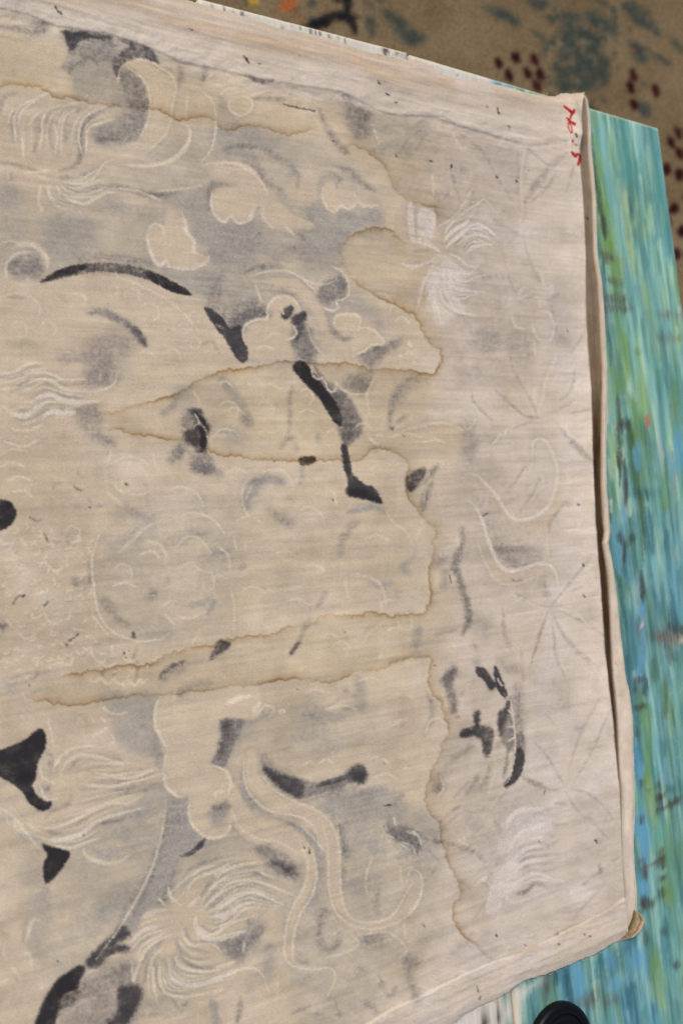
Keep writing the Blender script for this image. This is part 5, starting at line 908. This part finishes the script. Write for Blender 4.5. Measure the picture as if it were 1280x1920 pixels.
# worn pale arrises
def m_board(n, b, L):
    a = node(n, 'ShaderNodeAttribute', attribute_name='pigment'); tc = node(n, 'ShaderNodeTexCoord')
    mp = node(n, 'ShaderNodeMapping'); mp.inputs['Scale'].default_value = (14, 900, 60)
    no = node(n, 'ShaderNodeTexNoise'); no.inputs['Scale'].default_value = 1; no.inputs['Detail'].default_value = 4
    L(tc.outputs['Object'], mp.inputs[0]); L(mp.outputs[0], no.inputs['Vector'])
    mr = node(n, 'ShaderNodeMapRange'); mr.inputs['From Min'].default_value = .3; mr.inputs['From Max'].default_value = .7; mr.inputs['To Min'].default_value = .86; mr.inputs['To Max'].default_value = 1.14
    L(no.outputs[0], mr.inputs[0])
    mx = node(n, 'ShaderNodeVectorMath', operation='SCALE'); L(a.outputs['Color'], mx.inputs[0]); L(mr.outputs[0], mx.inputs['Scale']); L(mx.outputs[0], b.inputs['Base Color'])
    bp = node(n, 'ShaderNodeBump'); bp.inputs['Strength'].default_value = .4; bp.inputs['Distance'].default_value = .001; L(no.outputs[0], bp.inputs['Height']); L(bp.outputs[0], b.inputs['Normal'])
    b.inputs['Roughness'].default_value = .55; b.inputs['Specular IOR Level'].default_value = .3
M_BOARD = mat('brushed_paint_on_wood', m_board)
def m_wood(n, b, L):
    tc = node(n, 'ShaderNodeTexCoord'); no = node(n, 'ShaderNodeTexNoise'); no.inputs['Scale'].default_value = 30; L(tc.outputs['Object'], no.inputs['Vector'])
    cr = node(n, 'ShaderNodeValToRGB'); cr.color_ramp.elements[0].color = (.09, .06, .04, 1); cr.color_ramp.elements[1].color = (.2, .15, .1, 1); L(no.outputs[0], cr.inputs[0]); L(cr.outputs[0], b.inputs['Base Color']); b.inputs['Roughness'].default_value = .7
M_WOOD = mat('bare_wood', m_wood)
table = empty('wooden_table', 'low wooden table of brushed turquoise and white painted boards under the cloth', 'table', (0, 0, 0))
LEN_END = 1.05; TH = .024; pitch = Y_J1 - Y_J0
def plank(y0, y1, x0, x1, sx, lab, xa=None, xb=None):
    xs = sx; ys = np.unique(np.r_[y0, y0 + .0012, y0 + .0028, np.arange(y0 + .0045, y1 - .004, .0022), y1 - .0028, y1 - .0012, y1])
    xs = np.unique(np.r_[x0, x0 + .0012, x0 + .003, xs[(xs > x0 + .004) & (xs < x1 - .004)], x1])
    XX, YY = np.meshgrid(xs, ys)
    wob = (fbm(XX / .06, YY * 0 + y0 * 50, 120, 3) - .5) * .0022
    YY = YY + wob * (np.abs(YY - (y0 + y1) / 2) > (y1 - y0) / 2 - .003)
    e = np.minimum(np.minimum(YY - y0, y1 - YY), XX - x0)
    if xa is not None: XX = XX + (xa + (xb - xa) * (YY - y0) / (y1 - y0) - x0) * (1 - (XX - x0) / (x1 - x0))   # the end is sawn a little askew
    ZZ = -.0016 * (1 - sstep(0, .0028, np.clip(e, 0, 1))) + (fbm(XX / .14, YY / .006, 121, 2) - .5) * .0004 - .0004
    a, c = to_px(np.stack([XX, YY, ZZ], -1)); col = B.sample(a, c)
    wornk = (1 - sstep(.0008, .0034, e))[..., None] * (.35 + .6 * fbm(XX / .03, YY / .02, 122, 2))[..., None]
    col = col * (1 - wornk) + np.array((190, 178, 158.)) * wornk
    V = np.stack([XX, YY, ZZ], -1); ny, nx = XX.shape
    # turn the rim down so that the board has its thickness
    rim = np.r_[np.arange(nx), (np.arange(1, ny) * nx + nx - 1), ((ny - 1) * nx + np.arange(nx - 2, -1, -1)), (np.arange(ny - 2, 0, -1) * nx)]
    Vf = V.reshape(-1, 3); low = Vf[rim].copy(); low[:, 2] = -TH; n0 = len(Vf); k = len(rim)
    q = np.stack([rim, n0 + np.arange(k), n0 + (np.arange(k) + 1) % k, np.roll(rim, -1)], -1)
    V2 = np.vstack([Vf, low]); Fq = np.vstack([grid_faces(nx, ny)[:, ::-1], q])
    c2 = np.vstack([col.reshape(-1, 3), col.reshape(-1, 3)[rim]])
    o = mesh_obj('plank', V2, Fq, table, M_BOARD, lin(c2) * ALB)
    if lab: o['label'] = lab
    return o
xd = np.arange(X_END - .01, 1.06, .0026); xw = np.unique(np.r_[np.arange(X_E1 - .02, X_E1 + .13, .0011), np.arange(X_E1 + .13, .5, .02), np.arange(.5, .8, .002), np.arange(.8, 1.06, .02)])
plank(Y_J1 + .0020, Y_R, X_END, LEN_END, xd, 'board brushed turquoise, green and blue', at(776., 103.)[0], X_END)
plank(Y_J0 + .0020, Y_J1 - .0020, X_E1 - .001, LEN_END, xw, 'board with old white paint')
xc = np.arange(-1, 1.06, .02)
for k in (1, 2, 3): plank(Y_J0 - pitch * k + .0020, Y_J0 - pitch * (k - 1) - .0020, X_E1 + .006 * k, LEN_END, np.unique(np.r_[np.arange(X_E1, X_E1 + .06, .002), xc]) if k == 1 else xc, None)
def box_bm(bm, c, sz):
    r = bmesh.ops.create_cube(bm, size=1)
    for v_ in r['verts']: v_.co = Vector((c[0] + v_.co.x * sz[0], c[1] + v_.co.y * sz[1], c[2] + v_.co.z * sz[2]))
def bm_obj(name, bm, parent, M, bev=0):
    if bev: bmesh.ops.bevel(bm, geom=bm.edges[:], offset=bev, segments=2, affect='EDGES', profile=.6)
    me = bpy.data.meshes.new(name); bm.to_mesh(me); bm.free(); me.materials.append(M)
    o = bpy.data.objects.new(name, me); COL.objects.link(o); o.parent = parent; return o
ZF = -.56; YL = Y_J0 - 3 * pitch
for xx in (X_E1 + .12, LEN_END - .12):
    for yy in (YL + .1, Y_R - .1):
        bm = bmesh.new(); box_bm(bm, (xx, yy, (ZF - TH) / 2 - .0005), (.06, .06, -ZF - TH - .001 - .004)); bm_obj('leg', bm, table, M_WOOD, .004)
for xx in (X_E1 + .12, LEN_END - .12):
    bm = bmesh.new(); box_bm(bm, (xx, (YL + Y_R) / 2, -TH - .036), (.024, Y_R - YL - .27, .06)); bm_obj('crossbar', bm, table, M_WOOD, .003)

# ------------------------------------------------------------------ carpet and floor
K = Canvas(300, -260, 1400, 760)
K.grain = np.clip(.5 + .9 * (fbm(K.X / 5, K.Y / 5, 131, 3) - .5) + .5 * (RNG.random((K.H, K.W), dtype=np.float32) - .5), 0, 1)
K.wx = ((fbm(K.X / 6, K.Y / 6, 132, 3) - .5) * 9).astype(np.float32); K.wy = ((fbm(K.X / 6, K.Y / 6, 133, 3) - .5) * 9).astype(np.float32)
K.gk = 1.5; K.blot = np.clip(-.55 + 3.1 * fbm(K.X / 11, K.Y / 11, 136, 3), .0, 1.9)
cb_ = np.array((110, 94, 70.))
K.rgb = (cb_ + (fbm(K.X / 90, K.Y / 90, 134, 3)[..., None] - .5) * 26 + (fbm(K.X / 4, K.Y / 4, 135, 2)[..., None] - .5) * 16).astype(np.float32)
PAL.update({'E': (52, 60, 56), 'F': (38, 8, 11), 'G': (172, 84, 42), 'H': (168, 140, 50), 'I': (22, 22, 24), 'J': (74, 92, 84)})
t, s, p = K.tile, K.s, K.p
t(600, 0, 680 / 1280.)
p('E', .8, 7, '215,40 270,60 330,110 370,140 320,170 270,140 240,90|150,60 180,80 185,130 165,130|570,25 640,40 700,80 690,100 640,80 600,60|720,0 800,10 780,40 740,30|1080,0 1130,30 1180,90 1190,140 1150,110 1100,80 1060,30|1225,130 1260,160 1280,190 1240,170|1080,150 1130,170 1140,225 1100,210|1120,360 1160,380 1150,420 1120,400|1150,180 1230,225 1220,235 1160,200')
for k in range(150):
    x, y = 930 + 75 * RNG.standard_normal(), 180 + 95 * RNG.standard_normal(); a_ = RNG.uniform(0, 3.1); L_ = RNG.uniform(4, 26)
    s('E', RNG.uniform(.4, .85), RNG.uniform(1.5, 7), 4, f'{x},{y} {x + L_ * math.cos(a_)},{y + L_ * math.sin(a_)}')
p('E', .65, 9, '840,180 960,160 1010,230 980,320 830,320 820,230|830,60 900,60 920,140 860,150|930,40 1010,60 1040,110 960,130'); p('E', .55, 6, '750,115 800,140 790,150 740,125|960,0 1010,10 1000,30')
s('G', .35, 3, 4, '950,100 960,120|880,200 890,220|1090,175 1100,185|800,190 810,200')
for q in ('622,228', '682,208', '748,214', '724,264', '768,268', '658,272', '757,306', '1098,270', '1086,312', '1174,324', '1100,374', '1232,508', '1256,472', '1262,545', '1300,520'):
    x, y = map(float, q.split(',')); p('F', 1, 3, ' '.join(f'{x + 14 * math.cos(f) + 6 * math.sin(f)},{y + 22 * math.sin(f)}' for f in np.linspace(0, 5.6, 9)))
for q in ('1190,690', '1240,740', '1215,790', '1270,820', '1190,860', '1250,900', '1290,700', '1215,600', '1260,620'):
    x, y = map(float, q.split(',')); p('F', 1, 3, ' '.join(f'{x + 17 * math.cos(f)},{y + 22 * math.sin(f)}' for f in np.linspace(0, 5.6, 9)))
s('I', .9, [8, 12, 9, 6], 6, '-60,100 0,85 50,65 130,68'); s('I', .95, [5, 9, 8, 6], 6, '80,-30 92,20 85,50'); s('I', .9, [9, 7, 4], 6, '85,60 110,95 120,120'); s('I', .8, 6, 5, '40,0 55,5'); s('E', .5, 5, 7, '150,10 180,30|170,70 190,100')
t(360, 0, 300 / 1280.)
p('G', .95, 7, '690,60 740,30 800,20 830,60 780,90 730,110 690,95'); p('H', .95, 6, '440,10 520,-10 530,30 480,60 440,45'); p('E', .8, 6, '400,20 440,10 450,50 420,50|930,10 960,0 980,60 920,75|910,140 960,150 1000,185 920,180|780,80 830,60 830,95 790,100'); p('G', .7, 6, '790,140 860,150 880,180 820,165|660,-20 700,-10 680,20')
for k in range(110):   # the pattern goes on beyond the frame
    x, y = RNG.uniform(300, 1400), RNG.uniform(-260, 760)
    if 350 < x < 1290 and y > -15: continue
    K.o = (0, 0); K.sc = 1
    c0 = RNG.choice(['E', 'E', 'E', 'F', 'F', 'G'])
    if c0 == 'F': p('F', .85, 5, ' '.join(f'{x + 8 * math.cos(f)},{y + 11 * math.sin(f)}' for f in np.linspace(0, 5.6, 8)))
    else: s(c0, .6, RNG.uniform(4, 12), 6, f'{x},{y} {x + RNG.uniform(-40, 40)},{y + RNG.uniform(-30, 40)}')
K.run('EJHGIF')
K.rgb = np.stack([blur(K.rgb[..., k], 2) for k in range(3)], -1)
def m_carpet(n, b, L):
    a = node(n, 'ShaderNodeAttribute', attribute_name='pigment'); tc = node(n, 'ShaderNodeTexCoord')
    no = node(n, 'ShaderNodeTexNoise'); no.inputs['Scale'].default_value = 190; no.inputs['Detail'].default_value = 4; L(tc.outputs['Object'], no.inputs['Vector'])
    mr = node(n, 'ShaderNodeMapRange'); mr.inputs['From Min'].default_value = .3; mr.inputs['From Max'].default_value = .7; mr.inputs['To Min'].default_value = .75; mr.inputs['To Max'].default_value = 1.25; L(no.outputs[0], mr.inputs[0])
    mx = node(n, 'ShaderNodeVectorMath', operation='SCALE'); L(a.outputs['Color'], mx.inputs[0]); L(mr.outputs[0], mx.inputs['Scale']); L(mx.outputs[0], b.inputs['Base Color'])
    bp = node(n, 'ShaderNodeBump'); bp.inputs['Strength'].default_value = .6; bp.inputs['Distance'].default_value = .003; L(no.outputs[0], bp.inputs['Height']); L(bp.outputs[0], b.inputs['Normal'])
    b.inputs['Roughness'].default_value = .95; b.inputs['Specular IOR Level'].default_value = .05
kx = np.unique(np.r_[np.linspace(-2.6, -1.45, 30), np.linspace(-1.45, .2, 300), np.linspace(.2, 1.9, 40)]); kyv = np.unique(np.r_[np.linspace(-1.0, .2, 30), np.linspace(.2, 2.3, 360), np.linspace(2.3, 3.0, 20)])
KX, KYm = np.meshgrid(kx, kyv); a_, b2 = to_px(np.stack([KX, KYm, np.full_like(KX, ZF)], -1))
mirror = lambda v_, lo, hi: lo + np.abs((v_ - lo) % (2 * (hi - lo)) - (hi - lo)) * -1 + (hi - lo)
ok = (a_ > 305) & (a_ < 1395) & (b2 > -255) & (b2 < 755)
kc = np.where(ok[..., None], K.sample(a_, b2), K.sample(mirror(a_, 305, 1395), mirror(b2, -255, 755)))
KZ = ZF + (fbm(KX / .3, KYm / .3, 140, 2) - .5) * .003 + .006
rug = mesh_obj('carpet', np.stack([KX, KYm, KZ], -1).reshape(-1, 3), grid_faces(len(kx), len(kyv))[:, ::-1], None, mat('carpet_pile', m_carpet), (lin(kc) * .9).reshape(-1, 3))
rug['label'] = 'beige carpet with dark red dots and dark green scrolls on the floor below'; rug['category'] = 'carpet'
def m_floor(n, b, L):
    tc = node(n, 'ShaderNodeTexCoord'); no = node(n, 'ShaderNodeTexNoise'); no.inputs['Scale'].default_value = 3; no.inputs['Detail'].default_value = 6; L(tc.outputs['Object'], no.inputs['Vector'])
    cr = node(n, 'ShaderNodeValToRGB'); cr.color_ramp.elements[0].color = (.12, .11, .1, 1); cr.color_ramp.elements[1].color = (.22, .2, .18, 1); L(no.outputs[0], cr.inputs[0]); L(cr.outputs[0], b.inputs['Base Color']); b.inputs['Roughness'].default_value = .8
fl = mesh_obj('ground', np.array([(-40, -40, ZF - .004), (40, -40, ZF - .004), (40, 40, ZF - .004), (-40, 40, ZF - .004)]), np.array([(0, 1, 2, 3)]), None, mat('plain_floor', m_floor)); fl['kind'] = 'structure'

# ------------------------------------------------------------------ black lid at the lower edge
def m_black(n, b, L):
    b.inputs['Base Color'].default_value = (.003, .003, .004, 1); b.inputs['Roughness'].default_value = .4; b.inputs['Specular IOR Level'].default_value = .14
M_BLK = mat('black_plastic', m_black)
lc = at(1044., 1957.); R_ = .0415
lid = empty('round_lid', 'round black plastic lid lying on the turquoise boards beside the cloth', 'lid', (lc[0], lc[1], 0))
def lathe(name, prof_, parent, seg=96):
    a = np.linspace(0, 2 * np.pi, seg, endpoint=False); P = np.array(prof_)
    V = np.stack([P[:, None, 0] * np.cos(a), P[:, None, 0] * np.sin(a), np.repeat(P[:, None, 1], seg, 1)], -1); n = len(P)
    i = np.arange(n * seg).reshape(n, seg); j = np.roll(i, -1, 1)
    Fq = np.stack([i[:-1], j[:-1], j[1:], i[1:]], -1).reshape(-1, 4)
    return mesh_obj(name, V.reshape(-1, 3), Fq, parent, M_BLK)
lathe('rim', [(R_, .0004), (R_ + .0004, .003), (R_, .007), (R_ - .0012, .0092), (R_ - .004, .0105), (R_ - .0075, .0108), (R_ - .0095, .0100), (R_ - .0100, .0080)], lid)
lathe('face', [(R_ - .0100, .0078), (R_ - .0125, .0088), (R_ - .0135, .0088), (R_ - .0142, .0074), (.022, .0072), (.012, .0072), (.0001, .0073)], lid)
